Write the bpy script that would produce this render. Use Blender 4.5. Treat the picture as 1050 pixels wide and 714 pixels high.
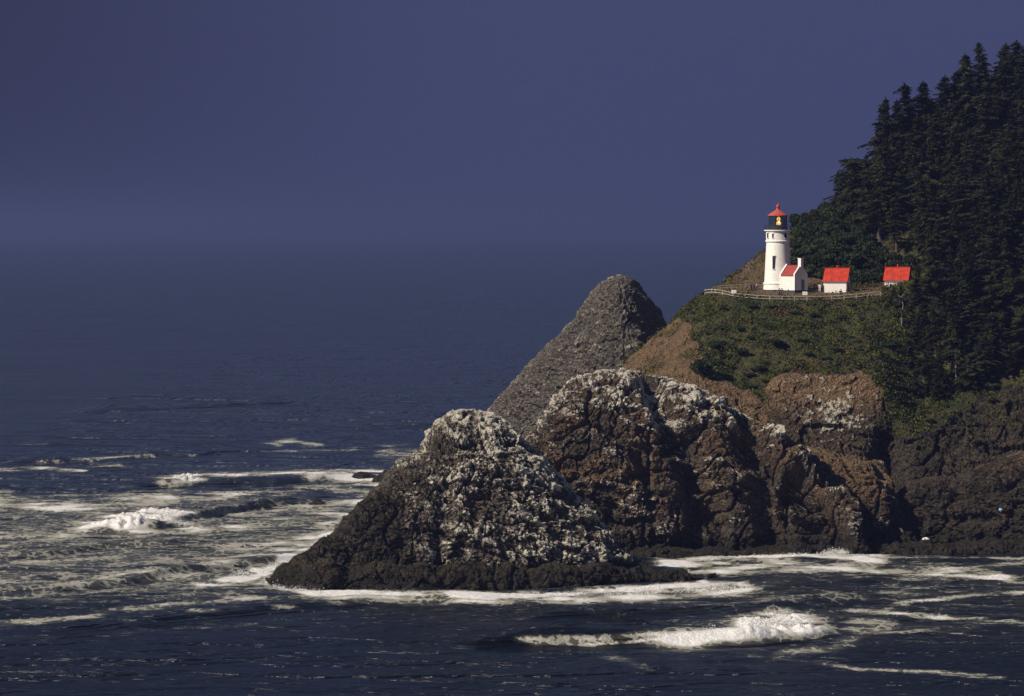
import bpy, math, random
import numpy as np
from mathutils import Vector, Matrix, Euler
R = math.radians
scene = bpy.context.scene
for o in list(bpy.data.objects): bpy.data.objects.remove(o)

# ------------------------------------------------------------------ camera
F = 5100.0                     # focal length in pixels of a 1050 px wide frame
HOR = 235.0                    # row of the horizon
CAMH = 59.0
PITCH = math.atan((357.0 - HOR) / F)
cam_d = bpy.data.cameras.new('camera'); cam = bpy.data.objects.new('camera', cam_d)
scene.collection.objects.link(cam); scene.camera = cam
cam_d.sensor_width = 36.0; cam_d.lens = 36.0 * F / 1050.0
cam_d.clip_start = 1.0; cam_d.clip_end = 120000.0
cam.location = (0, 0, CAMH); cam.rotation_euler = (math.pi / 2 - PITCH, 0, 0)

# ------------------------------------------------------------------ light
SUN_AZ, SUN_EL = 238.0, 36.0      # azimuth clockwise from +Y (view direction), elevation
EXPOSURE = 0.15
sd = Vector((math.sin(R(SUN_AZ)) * math.cos(R(SUN_EL)), math.cos(R(SUN_AZ)) * math.cos(R(SUN_EL)), math.sin(R(SUN_EL))))
sun_d = bpy.data.lights.new('sun', 'SUN'); sun = bpy.data.objects.new('sun', sun_d)
scene.collection.objects.link(sun)
sun_d.energy = 5.0; sun_d.angle = R(0.53); sun_d.color = (1.0, 0.9, 0.76)
sun.rotation_euler = (-sd).to_track_quat('-Z', 'Y').to_euler(); sun.location = (-200, -100, 300)

world = bpy.data.worlds.new('World'); scene.world = world; world.use_nodes = True
wn, wl = world.node_tree.nodes, world.node_tree.links
wn.clear()
sky = wn.new('ShaderNodeTexSky'); sky.sky_type = 'NISHITA'; sky.sun_disc = False
sky.sun_elevation = R(SUN_EL); sky.sun_rotation = R(SUN_AZ); sky.air_density = 1.0; sky.dust_density = 0.6; sky.ozone_density = 3.0
geo = wn.new('ShaderNodeNewGeometry'); sep = wn.new('ShaderNodeSeparateXYZ')
wl.new(geo.outputs['Incoming'], sep.inputs[0])
# the offshore fog bank: a deep slate-blue layer low over the sea, clearing upwards
mr = wn.new('ShaderNodeMapRange'); mr.interpolation_type = 'SMOOTHSTEP'
mr.inputs['From Min'].default_value = -0.02; mr.inputs['From Max'].default_value = -0.55
mr.inputs['To Min'].default_value = 0; mr.inputs['To Max'].default_value = 1
wl.new(sep.outputs['Z'], mr.inputs['Value'])
fog = wn.new('ShaderNodeRGB'); fog.outputs[0].default_value = (0.98, 1.14, 2.75, 1)
mxw = wn.new('ShaderNodeMix'); mxw.data_type = 'RGBA'
# fog colour dimmed towards the west: lens vignetting painted into the sky
mr2 = wn.new('ShaderNodeMapRange'); mr2.interpolation_type = 'SMOOTHSTEP'
mr2.inputs['From Min'].default_value = 0.13; mr2.inputs['From Max'].default_value = -0.01; mr2.inputs['To Min'].default_value = 0.54; mr2.inputs['To Max'].default_value = 1.0
wl.new(sep.outputs['X'], mr2.inputs['Value'])
fog2 = wn.new('ShaderNodeVectorMath'); fog2.operation = 'SCALE'; wl.new(fog.outputs[0], fog2.inputs[0]); wl.new(mr2.outputs[0], fog2.inputs['Scale'])
wl.new(mr.outputs[0], mxw.inputs['Factor']); wl.new(fog2.outputs[0], mxw.inputs['A']); wl.new(sky.outputs[0], mxw.inputs['B'])
bg = wn.new('ShaderNodeBackground'); bg.inputs['Strength'].default_value = 0.05
wo = wn.new('ShaderNodeOutputWorld'); wl.new(mxw.outputs['Result'], bg.inputs['Color']); wl.new(bg.outputs[0], wo.inputs[0])

scene.view_settings.view_transform = 'Standard'; scene.view_settings.look = 'None'
scene.view_settings.exposure = EXPOSURE; scene.view_settings.gamma = 1.0
scene.cycles.max_bounces = 5; scene.cycles.volume_bounces = 0; scene.cycles.transparent_max_bounces = 8
scene.cycles.diffuse_bounces = 2; scene.cycles.glossy_bounces = 3
scene.cycles.use_denoising = True

# ------------------------------------------------------------------ projection helpers
CA, SA = math.cos(PITCH), math.sin(PITCH)
def P(px, py, d):
    """world point at world depth y=d seen at photograph pixel (px, py); arrays welcome"""
    px = np.asarray(px, float); py = np.asarray(py, float); d = np.asarray(d, float)
    u = (px - 525) / F; v = (357 - py) / F
    dy = CA + v * SA; dz = -SA + v * CA
    t = d / dy
    return np.stack([u * t, d + 0 * t, CAMH + dz * t], -1)
def W(px, py, z=0.0):
    u = (np.asarray(px, float) - 525) / F; v = (357 - np.asarray(py, float)) / F
    dy = CA + v * SA; dz = -SA + v * CA
    t = (z - CAMH) / dz
    return u * t, dy * t
def proj(x, y, z):
    f = y * CA - (z - CAMH) * SA; up = y * SA + (z - CAMH) * CA
    return 525 + F * x / f, 357 - F * up / f

# ------------------------------------------------------------------ noise
_rs = np.random.RandomState(7)
_perm = np.concatenate([_rs.permutation(256)] * 3).astype(np.int64)
_g = _rs.normal(size=(256, 3)); _g /= np.linalg.norm(_g, axis=1)[:, None]
def _h(i, j, k): return _perm[_perm[_perm[i & 255] + (j & 255)] + (k & 255)]
def perlin(x, y, z):
    xi, yi, zi = np.floor(x).astype(np.int64), np.floor(y).astype(np.int64), np.floor(z).astype(np.int64)
    xf, yf, zf = x - xi, y - yi, z - zi
    f = lambda t: t * t * t * (t * (t * 6 - 15) + 10)
    u, v, w = f(xf), f(yf), f(zf)
    def c(a, b, e):
        g = _g[_h(xi + a, yi + b, zi + e)]
        return g[..., 0] * (xf - a) + g[..., 1] * (yf - b) + g[..., 2] * (zf - e)
    def lp(a, b, t): return a + t * (b - a)
    return lp(lp(lp(c(0,0,0), c(1,0,0), u), lp(c(0,1,0), c(1,1,0), u), v),
              lp(lp(c(0,0,1), c(1,0,1), u), lp(c(0,1,1), c(1,1,1), u), v), w) * 1.6
def fbm(x, y, z, o=4, lac=2.07, gain=0.5):
    s = 0; a = 1.0
    for i in range(o):
        s = s + a * perlin(x + 17.3 * i, y - 9.1 * i, z + 4.7 * i); x, y, z = x * lac, y * lac, z * lac; a *= gain
    return s
def ridged(x, y, z, o=4):
    s = 0; a = 1.0
    for i in range(o):
        s = s + a * (1 - 2 * np.abs(perlin(x + 31.3 * i, y + 7.7 * i, z))); x, y, z = x * 2.1, y * 2.1, z * 2.1; a *= 0.5
    return s / 1.9
def worley(x, y, z):
    xi, yi, zi = np.floor(x).astype(np.int64), np.floor(y).astype(np.int64), np.floor(z).astype(np.int64)
    d1 = np.full(x.shape, 9.0); d2 = np.full(x.shape, 9.0); cid = np.zeros(x.shape)
    for a in (-1, 0, 1):
        for b in (-1, 0, 1):
            for c in (-1, 0, 1):
                h = _h(xi + a, yi + b, zi + c)
                h2 = _perm[h + 37]; h3 = _perm[h + 91]
                dx = xi + a + h / 255.0 - x; dy = yi + b + h2 / 255.0 - y; dz = zi + c + h3 / 255.0 - z
                d = np.sqrt(dx * dx + dy * dy + dz * dz)
                m = d < d1
                d2 = np.where(m, d1, np.minimum(d2, d)); cid = np.where(m, h / 255.0, cid); d1 = np.where(m, d, d1)
    return d1, d2, cid
def facets(x, y, z):
    """per-cell random level plus a random tilt: broken rock faces"""
    xi, yi, zi = np.floor(x).astype(np.int64), np.floor(y).astype(np.int64), np.floor(z).astype(np.int64)
    d1 = np.full(x.shape, 9.0); out = np.zeros(x.shape)
    for a in (-1, 0, 1):
        for b in (-1, 0, 1):
            for c in (-1, 0, 1):
                h = _h(xi + a, yi + b, zi + c); h2 = _perm[h + 37]; h3 = _perm[h + 91]
                dx = x - (xi + a + h / 255.0); dy = y - (yi + b + h2 / 255.0); dz = z - (zi + c + h3 / 255.0)
                d = np.sqrt(dx * dx + dy * dy + dz * dz); m = d < d1
                g = _g[_perm[h2 + 11]]
                out = np.where(m, (h3 / 255.0 - 0.5) * 0.9 + 1.1 * (g[..., 0] * dx + g[..., 1] * dy + g[..., 2] * dz) - 0.25 * d, out); d1 = np.where(m, d, d1)
    return out
def smooth(e0, e1, x):
    t = np.clip((x - e0) / (e1 - e0), 0, 1); return t * t * (3 - 2 * t)
def gsm(a, k):
    if k < 1: return a
    w = np.exp(-0.5 * (np.arange(-3 * k, 3 * k + 1) / k) ** 2); w /= w.sum()
    return np.convolve(np.pad(a, 3 * k, mode='edge'), w, 'valid')
def in_poly(px, py, poly):
    c = np.zeros(px.shape, bool); n = len(poly)
    for i in range(n):
        x0, y0 = poly[i]; x1, y1 = poly[(i + 1) % n]
        if y0 == y1: continue
        m = ((y0 > py) != (y1 > py)) & (px < (x1 - x0) * (py - y0) / (y1 - y0) + x0)
        c ^= m
    return c

# ------------------------------------------------------------------ object helpers
COL = scene.collection
def tag(o, label=None, cat=None, group=None, kind=None):
    if label: o['label'] = label
    if cat: o['category'] = cat
    if group: o['group'] = group
    if kind: o['kind'] = kind
    return o
def empty(name, loc=(0, 0, 0), rz=0.0):
    o = bpy.data.objects.new(name, None); COL.objects.link(o); o.location = loc; o.rotation_euler = (0, 0, rz)
    o.empty_display_size = 0.5
    return o
def mesh_np(name, V, Fq, mat, parent=None, smooth_=False, attrs=None):
    """V (n,3), Fq (m,3|4) arrays"""
    V = np.ascontiguousarray(V, np.float32); Fq = np.ascontiguousarray(Fq, np.int32)
    me = bpy.data.meshes.new(name); k = Fq.shape[1]
    me.vertices.add(len(V)); me.vertices.foreach_set('co', V.ravel())
    me.loops.add(Fq.size); me.loops.foreach_set('vertex_index', Fq.ravel())
    me.polygons.add(len(Fq)); me.polygons.foreach_set('loop_start', np.arange(0, Fq.size, k, dtype=np.int32))
    me.polygons.foreach_set('use_smooth', np.full(len(Fq), smooth_, bool))
    me.update(calc_edges=True)
    for an, av in (attrs or {}).items():
        a = me.attributes.new(an, 'FLOAT', 'POINT'); a.data.foreach_set('value', np.ascontiguousarray(av, np.float32).ravel())
    me.materials.append(mat)
    o = bpy.data.objects.new(name, me); COL.objects.link(o)
    if parent: o.parent = parent
    return o
def grid_faces(n, m):
    i = np.arange(n - 1)[:, None] * m + np.arange(m - 1)[None, :]
    return np.stack([i, i + m, i + m + 1, i + 1], -1).reshape(-1, 4)
def normals_grid(V):
    du = np.gradient(V, axis=0); dv = np.gradient(V, axis=1)
    n = np.cross(du, dv); n /= np.linalg.norm(n, axis=-1, keepdims=True) + 1e-9
    return n

class MB:
    def __init__(s): s.v = []; s.f = []
    def box(s, c, size, rot=None):
        b = len(s.v); hx, hy, hz = [q / 2 for q in size]
        for x, y, z in ((-1,-1,-1),(1,-1,-1),(1,1,-1),(-1,1,-1),(-1,-1,1),(1,-1,1),(1,1,1),(-1,1,1)):
            p = Vector((x * hx, y * hy, z * hz))
            if rot is not None: p = rot @ p
            s.v.append((p.x + c[0], p.y + c[1], p.z + c[2]))
        for q in ((0,3,2,1),(4,5,6,7),(0,1,5,4),(1,2,6,5),(2,3,7,6),(3,0,4,7)): s.f.append([b + i for i in q])
    def bar(s, a, b_, w, h):
        a = Vector(a); b_ = Vector(b_); d = b_ - a
        rot = d.to_track_quat('X', 'Z').to_matrix()
        s.box((a + b_) / 2, (d.length, w, h), rot)
    def poly(s, pts): b = len(s.v); s.v += [tuple(p) for p in pts]; s.f.append(list(range(b, b + len(pts))))
    def prism(s, pts, off):
        """polygon pts extruded by vector off"""
        b = len(s.v); n = len(pts); off = Vector(off)
        s.v += [tuple(Vector(p)) for p in pts]; s.v += [tuple(Vector(p) + off) for p in pts]
        s.f.append(list(range(b + n - 1, b - 1, -1))); s.f.append(list(range(b + n, b + 2 * n)))
        for i in range(n): s.f.append([b + i, b + (i + 1) % n, b + n + (i + 1) % n, b + n + i])
    def lathe(s, prof, n=32, c=(0, 0), a0=0.0, a1=2 * math.pi):
        b = len(s.v); full = abs(a1 - a0 - 2 * math.pi) < 1e-6; m = n if full else n + 1
        for r, z in prof:
            for k in range(m):
                a = a0 + (a1 - a0) * k / n
                s.v.append((c[0] + r * math.cos(a), c[1] + r * math.sin(a), z))
        for j in range(len(prof) - 1):
            for k in range(n):
                k2 = (k + 1) % m
                s.f.append([b + j * m + k, b + j * m + k2, b + (j + 1) * m + k2, b + (j + 1) * m + k])
    def build(s, name, mat, parent=None, smooth_=False):
        me = bpy.data.meshes.new(name); me.from_pydata([tuple(v) for v in s.v], [], s.f); me.materials.append(mat)
        if smooth_: me.polygons.foreach_set('use_smooth', [True] * len(me.polygons))
        me.update(); o = bpy.data.objects.new(name, me); COL.objects.link(o)
        if parent: o.parent = parent
        return o

# ------------------------------------------------------------------ materials
class NT:
    def __init__(s, name):
        s.m = bpy.data.materials.new(name); s.m.use_nodes = True; s.t = s.m.node_tree; s.t.nodes.clear()
        s.out = s.n('ShaderNodeOutputMaterial')
    def n(s, t, **k):
        o = s.t.nodes.new(t)
        for a, b in k.items(): setattr(o, a, b)
        return o
    def l(s, a, b): s.t.links.new(a, b)
    def val(s, sock, v):
        if isinstance(v, bpy.types.NodeSocket): s.l(v, sock)
        else:
            if isinstance(v, tuple) and len(v) == 3 and sock.type == 'RGBA': v = (*v, 1)
            sock.default_value = v
    def noise(s, scale, detail=4, rough=0.55, vec=None, dist=0.0):
        o = s.n('ShaderNodeTexNoise'); o.inputs['Scale'].default_value = scale; o.inputs['Detail'].default_value = detail
        o.inputs['Roughness'].default_value = rough; o.inputs['Distortion'].default_value = dist
        s.l(vec if vec is not None else s.pos(), o.inputs['Vector']); return o.outputs['Fac']
    def voro(s, scale, vec=None, out='Distance', feature='F1'):
        o = s.n('ShaderNodeTexVoronoi', feature=feature); o.inputs['Scale'].default_value = scale
        s.l(vec if vec is not None else s.pos(), o.inputs['Vector']); return o.outputs[out]
    def pos(s):
        if not hasattr(s, '_p'): s._p = s.n('ShaderNodeNewGeometry')
        return s._p.outputs['Position']
    def nrm(s): s.pos(); return s._p.outputs['Normal']
    def ocoord(s): return s.n('ShaderNodeTexCoord').outputs['Object']
    def mapv(s, scale, vec=None, rot=(0, 0, 0)):
        o = s.n('ShaderNodeMapping'); o.inputs['Scale'].default_value = scale; o.inputs['Rotation'].default_value = rot
        s.l(vec if vec is not None else s.pos(), o.inputs['Vector']); return o.outputs[0]
    def attr(s, name): o = s.n('ShaderNodeAttribute', attribute_name=name); return o.outputs['Fac']
    def math(s, op, a, b=0.0, c=0.0):
        o = s.n('ShaderNodeMath', operation=op); s.val(o.inputs[0], a); s.val(o.inputs[1], b)
        if op in ('MULTIPLY_ADD',): s.val(o.inputs[2], c)
        return o.outputs[0]
    def ramp(s, x, a, b, lo=0.0, hi=1.0):
        o = s.n('ShaderNodeMapRange'); o.interpolation_type = 'SMOOTHSTEP'; s.val(o.inputs['Value'], x)
        s.val(o.inputs['From Min'], a); s.val(o.inputs['From Max'], b); s.val(o.inputs['To Min'], lo); s.val(o.inputs['To Max'], hi)
        return o.outputs[0]
    def mix(s, f, a, b):
        o = s.n('ShaderNodeMix', data_type='RGBA'); s.val(o.inputs['Factor'], f)
        s.val(o.inputs['A'], a); s.val(o.inputs['B'], b); return o.outputs['Result']
    def sepz(s): o = s.n('ShaderNodeSeparateXYZ'); s.l(s.pos(), o.inputs[0]); return o.outputs
    def bump(s, h, strength=0.5, dist=0.1, normal=None):
        o = s.n('ShaderNodeBump'); o.inputs['Strength'].default_value = strength; o.inputs['Distance'].default_value = dist
        s.l(h, o.inputs['Height'])
        if normal is not None: s.l(normal, o.inputs['Normal'])
        return o.outputs[0]
    def bsdf(s, color, rough=0.8, spec=0.3, normal=None, **k):
        o = s.n('ShaderNodeBsdfPrincipled'); s.val(o.inputs['Base Color'], color); s.val(o.inputs['Roughness'], rough)
        s.val(o.inputs['Specular IOR Level'], spec)
        if normal is not None: s.l(normal, o.inputs['Normal'])
        for a, b in k.items(): s.val(o.inputs[a.replace('_', ' ')], b)
        s.l(o.outputs[0], s.out.inputs['Surface']); return o

def simple_mat(name, col, rough=0.6, var=0.15, scale=3.0, spec=0.3, bump=0.0):
    t = NT(name); oc = t.ocoord()
    n = t.noise(scale, 5, 0.6, oc)
    c2 = tuple(c * (1 - var) for c in col)
    c = t.mix(t.ramp(n, 0.35, 0.65), c2, col)
    nm = t.bump(t.noise(scale * 4, 3, 0.5, oc), bump, 0.03) if bump else None
    t.bsdf(c, rough, spec, nm); return t.m

# rock: basalt + brown soil + guano + wet tide zone + ground vegetation, by vertex attributes for how much of each
def rock_mat(name, base1, base2, brown, guano, wet=True, brown_all=1.0):
    t = NT(name); z = t.sepz()[2]
    n1 = t.noise(0.18, 6, 0.6); n2 = t.noise(1.3, 5, 0.65); n3 = t.noise(4.0, 3, 0.6)
    c = t.mix(t.ramp(n2, 0.35, 0.7), base1, base2)
    bf = t.math('MULTIPLY', t.math('MULTIPLY', t.ramp(n1, 0.42, 0.62), t.ramp(n2, 0.3, 0.6)), brown_all)
    bf = t.math('MAXIMUM', t.math('MULTIPLY', bf, 0.8), t.math('MULTIPLY', t.attr('soil'), t.ramp(n2, 0.25, 0.5, 0.35, 1.0)))
    c = t.mix(bf, c, brown)
    sk = t.ramp(t.noise(3.2, 4, 0.8), 0.38, 0.64, 0.45, 1.8)
    vm = t.n('ShaderNodeVectorMath', operation='SCALE'); t.l(c, vm.inputs[0]); t.l(sk, vm.inputs['Scale']); c = vm.outputs[0]
    # vegetation film
    vg = t.math('MULTIPLY', t.attr('veg'), t.ramp(t.noise(0.5, 5, 0.65), 0.3, 0.55))
    vc = t.mix(t.ramp(t.noise(0.25, 4, 0.6), 0.4, 0.62), (0.035, 0.045, 0.013), (0.085, 0.080, 0.028))
    c = t.mix(vg, c, vc)
    # guano: chips and speckles on the protruding faces
    gz_ = t.math('ADD', t.math('ADD', t.math('MULTIPLY', t.noise(1.6, 3, 0.6), 0.24), t.math('MULTIPLY', t.noise(5.0, 3, 0.8), 0.48)), t.math('MULTIPLY', t.attr('knob'), 0.28))
    gth = t.math('MULTIPLY_ADD', t.attr('guano'), -0.165, 0.685)
    gm = t.ramp(t.math('SUBTRACT', gz_, gth), -0.01, 0.05)
    gm = t.math('MULTIPLY', gm, t.ramp(t.attr('guano'), 0.0, 0.25))
    gm = t.math('MULTIPLY', gm, t.ramp(n3, 0.25, 0.5, 0.45, 1.0))
    c = t.mix(gm, c, guano)
    rough = 0.85
    if wet:
        wz = t.math('ADD', z, t.math('MULTIPLY', t.noise(0.25, 3), -3.0))
        wf = t.math('MAXIMUM', t.ramp(wz, 3.4, 0.6), t.math('MULTIPLY', t.attr('wet'), t.ramp(n2, 0.2, 0.6, 1.0, 0.75)))
        algae = t.mix(t.ramp(n2, 0.4, 0.6), (0.014, 0.012, 0.009), (0.046, 0.038, 0.024))
        c = t.mix(wf, c, algae); rough = t.ramp(wz, 0.2, 2.0, 0.5, 0.85)
    h = t.math('ADD', t.noise(2.0, 7, 0.75), t.math('MULTIPLY', t.voro(2.0, feature='F1'), -0.5))
    t.bsdf(c, rough, 0.2, t.bump(h, 1.0, 0.8)); return t.m

MAT = {}
MAT['rock_near'] = rock_mat('guano_basalt', (0.045, 0.038, 0.031), (0.155, 0.130, 0.100), (0.14, 0.095, 0.058), (0.66, 0.61, 0.51), brown_all=0.4)
MAT['rock_mid'] = rock_mat('brown_basalt', (0.030, 0.024, 0.020), (0.105, 0.083, 0.060), (0.13, 0.083, 0.046), (0.68, 0.63, 0.53), brown_all=0.6)
MAT['rock_far'] = rock_mat('grey_basalt', (0.078, 0.068, 0.057), (0.19, 0.163, 0.13), (0.13, 0.105, 0.075), (0.48, 0.44, 0.35), brown_all=0.3)
MAT['cliff'] = rock_mat('headland_ground', (0.022, 0.018, 0.014), (0.064, 0.052, 0.038), (0.175, 0.112, 0.060), (0.50, 0.46, 0.38), brown_all=0.25)
MAT['tide'] = rock_mat('tide_rock', (0.024, 0.02, 0.014), (0.070, 0.055, 0.032), (0.08, 0.06, 0.03), (0.3, 0.3, 0.26))

# ------------------------------------------------------------------ sea
def curve_px(pts):
    pts = sorted(pts); xs = np.array([p[0] for p in pts], float); ys = np.array([p[1] for p in pts], float); return xs, ys
# crests: (polyline of the crest's foot in pixels, height m, front width m, back width m)
CRESTS = [
    ([(-60, 478), (90, 476), (160, 470), (240, 470)], 0.9, 9, 22),
    ([(90, 500), (150, 500), (190, 498), (280, 497), (380, 490)], 1.5, 8, 20),
    ([(70, 548), (110, 545), (160, 543), (205, 533), (260, 522), (330, 514)], 1.5, 8, 18),
    ([(-60, 572), (50, 570), (110, 562), (220, 560)], 0.9, 6, 16),
    ([(-60, 608), (60, 606), (150, 596), (230, 583), (330, 570)], 1.0, 6, 14),
    ([(-60, 655), (60, 652), (170, 640), (260, 632), (420, 616), (520, 622), (600, 640)], 0.8, 9, 14),
    ([(480, 642), (560, 640), (640, 638), (700, 634), (760, 628), (860, 622), (940, 622)], 1.3, 8, 9),
    ([(440, 668), (545, 664), (620, 664), (690, 660), (760, 658), (815, 655), (870, 648)], 2.2, 6, 9),
    ([(690, 603), (800, 601), (900, 600), (1000, 603), (1100, 606)], 0.7, 5, 9),
    ([(880, 640), (960, 632), (1100, 640)], 0.8, 6, 12),
    ([(300, 448), (380, 443), (430, 440), (520, 440)], 1.0, 14, 30),
    ([(60, 425), (200, 420), (330, 416)], 1.0, 20, 40),
]
# foam: (polyline px, half height px, strength, noise softness)
FOAM = [
    # breakers: dense white
    ([(92, 540), (120, 536), (150, 533), (175, 531), (192, 538)], 7.0, 2.6), ([(150, 528), (170, 525), (185, 530)], 5.0, 2.6),
    ([(172, 494), (188, 491), (202, 489)], 3.6, 2.4), ([(205, 487), (260, 486), (320, 484), (390, 483)], 1.8, 1.6),
    ([(318, 489), (340, 488), (362, 489)], 3.5, 2.2), ([(370, 493), (400, 495), (430, 492)], 7, 1.7),
    ([(542, 656), (580, 657), (640, 652), (700, 650), (735, 646)], 3.2, 1.45), ([(548, 660), (600, 661), (660, 657), (720, 653)], 1.3, 1.7), ([(690, 656), (730, 652), (770, 648), (800, 644), (826, 643)], 7.5, 2.7),
    ([(765, 640), (790, 634), (812, 634), (825, 640)], 7, 2.7),
    ([(545, 616), (600, 613), (660, 611), (720, 609), (772, 604)], 5.5, 1.5), ([(600, 606), (680, 602), (760, 600), (775, 603)], 3.5, 1.8),
    # wash along the near rock
    ([(262, 584), (280, 597), (300, 604), (330, 609), (420, 608), (500, 611), (560, 611), (650, 604), (720, 598)], 2.8, 2.4), ([(300, 611), (380, 613), (470, 616), (560, 617), (620, 612)], 2.6, 1.15),
    ([(205, 601), (240, 595), (270, 588), (300, 572), (345, 545)], 3.0, 1.8), ([(300, 560), (350, 530), (385, 505), (400, 490)], 4.0, 1.3),
    ([(400, 462), (420, 468), (450, 470)], 5.0, 1.0),
    # cove at right
    ([(690, 576), (760, 573), (850, 570), (900, 575)], 5, 2.0), ([(700, 585), (800, 583), (880, 584), (960, 588), (1040, 594), (1100, 596)], 4.0, 1.5),
    ([(700, 578), (800, 578), (900, 582), (1000, 592)], 9, 0.95), ([(880, 572), (960, 571), (1060, 573)], 1.2, 1.3), ([(960, 584), (1060, 576)], 2, 1.1),
    ([(840, 568), (858, 566), (875, 568)], 3.0, 2.4),
    ([(905, 623), (940, 616), (985, 611), (1060, 607)], 1.8, 1.2), ([(880, 627), (910, 627), (940, 632), (1020, 637), (1060, 638)], 2.8, 1.25),
    ([(870, 645), (885, 650), (870, 660), (830, 668), (790, 672)], 3.5, 0.9), ([(880, 640), (905, 640), (890, 648)], 5, 0.95),
    ([(760, 672), (840, 680), (880, 687), (960, 689), (1025, 695)], 1.5, 1.0), ([(900, 650), (950, 646), (1000, 652)], 1.5, 0.8),
    ([(700, 615), (800, 612), (900, 612), (980, 606)], 6, 0.62),
    # streaks at left
    ([(-20, 482), (40, 480), (85, 483)], 1.4, 1.5), ([(45, 474), (75, 472), (150, 467), (200, 468)], 1.5, 1.3), ([(90, 477), (115, 477)], 2.2, 1.2),
    ([(-20, 512), (20, 516), (60, 520), (110, 518), (170, 511)], 6.5, 1.35), ([(60, 508), (120, 506), (180, 507)], 2.5, 0.9), ([(200, 511), (260, 507), (320, 500), (390, 500)], 4, 1.2),
    ([(-20, 550), (30, 552), (60, 549), (95, 545), (150, 546), (240, 541), (300, 530), (380, 520)], 4.5, 1.25), ([(10, 560), (40, 556)], 7, 0.9),
    ([(-20, 576), (60, 575), (140, 571), (220, 573)], 3.0, 0.95), ([(100, 592), (150, 585), (200, 582)], 4, 1.1),
    ([(60, 603), (100, 597), (150, 590), (200, 585), (270, 570), (330, 556)], 6, 1.15), ([(-20, 596), (40, 595), (80, 590)], 6, 0.9),
    ([(10, 612), (60, 606)], 5, 0.9), ([(-20, 642), (50, 636), (110, 628), (190, 618), (260, 612)], 2.6, 1.1),
    ([(200, 626), (300, 622), (380, 616), (460, 618)], 2.5, 0.8), ([(230, 560), (280, 556), (320, 556)], 5, 1.2), ([(230, 525), (300, 520), (360, 515)], 5, 1.05),
    ([(280, 455), (300, 452), (320, 456)], 2.2, 1.2), ([(270, 463), (340, 462), (400, 460)], 1.1, 0.9), ([(390, 466), (470, 470)], 3, 0.9),
    ([(630, 676), (660, 684)], 3.5, 0.55), ([(-20, 655), (120, 650), (260, 640)], 2, 0.5),
]
def poly_dist(px, py, pts, hy):
    """distance to polyline, measured in half heights"""
    pts = np.array(pts, float); best = np.full(px.shape, 99.0)
    ax = 0.35 if True else 1
    for i in range(len(pts) - 1):
        a, b = pts[i], pts[i + 1]
        bx, by = (b[0] - a[0]) * ax, b[1] - a[1]
        qx, qy = (px - a[0]) * ax, py - a[1]
        t = np.clip((qx * bx + qy * by) / (bx * bx + by * by + 1e-9), 0, 1)
        best = np.minimum(best, np.hypot(qx - t * bx, qy - t * by))
    return best / hy
def spaced(lo, a, b, hi, step, grow):
    mid = list(np.arange(a, b + 1e-6, step)); s = step; x = b; up = []
    while x < hi: s *= grow; x += s; up.append(x)
    s = step; x = a; dn = []
    while x > lo: s *= grow; x -= s; dn.append(x)
    return np.array(dn[::-1] + mid + up)
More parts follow.
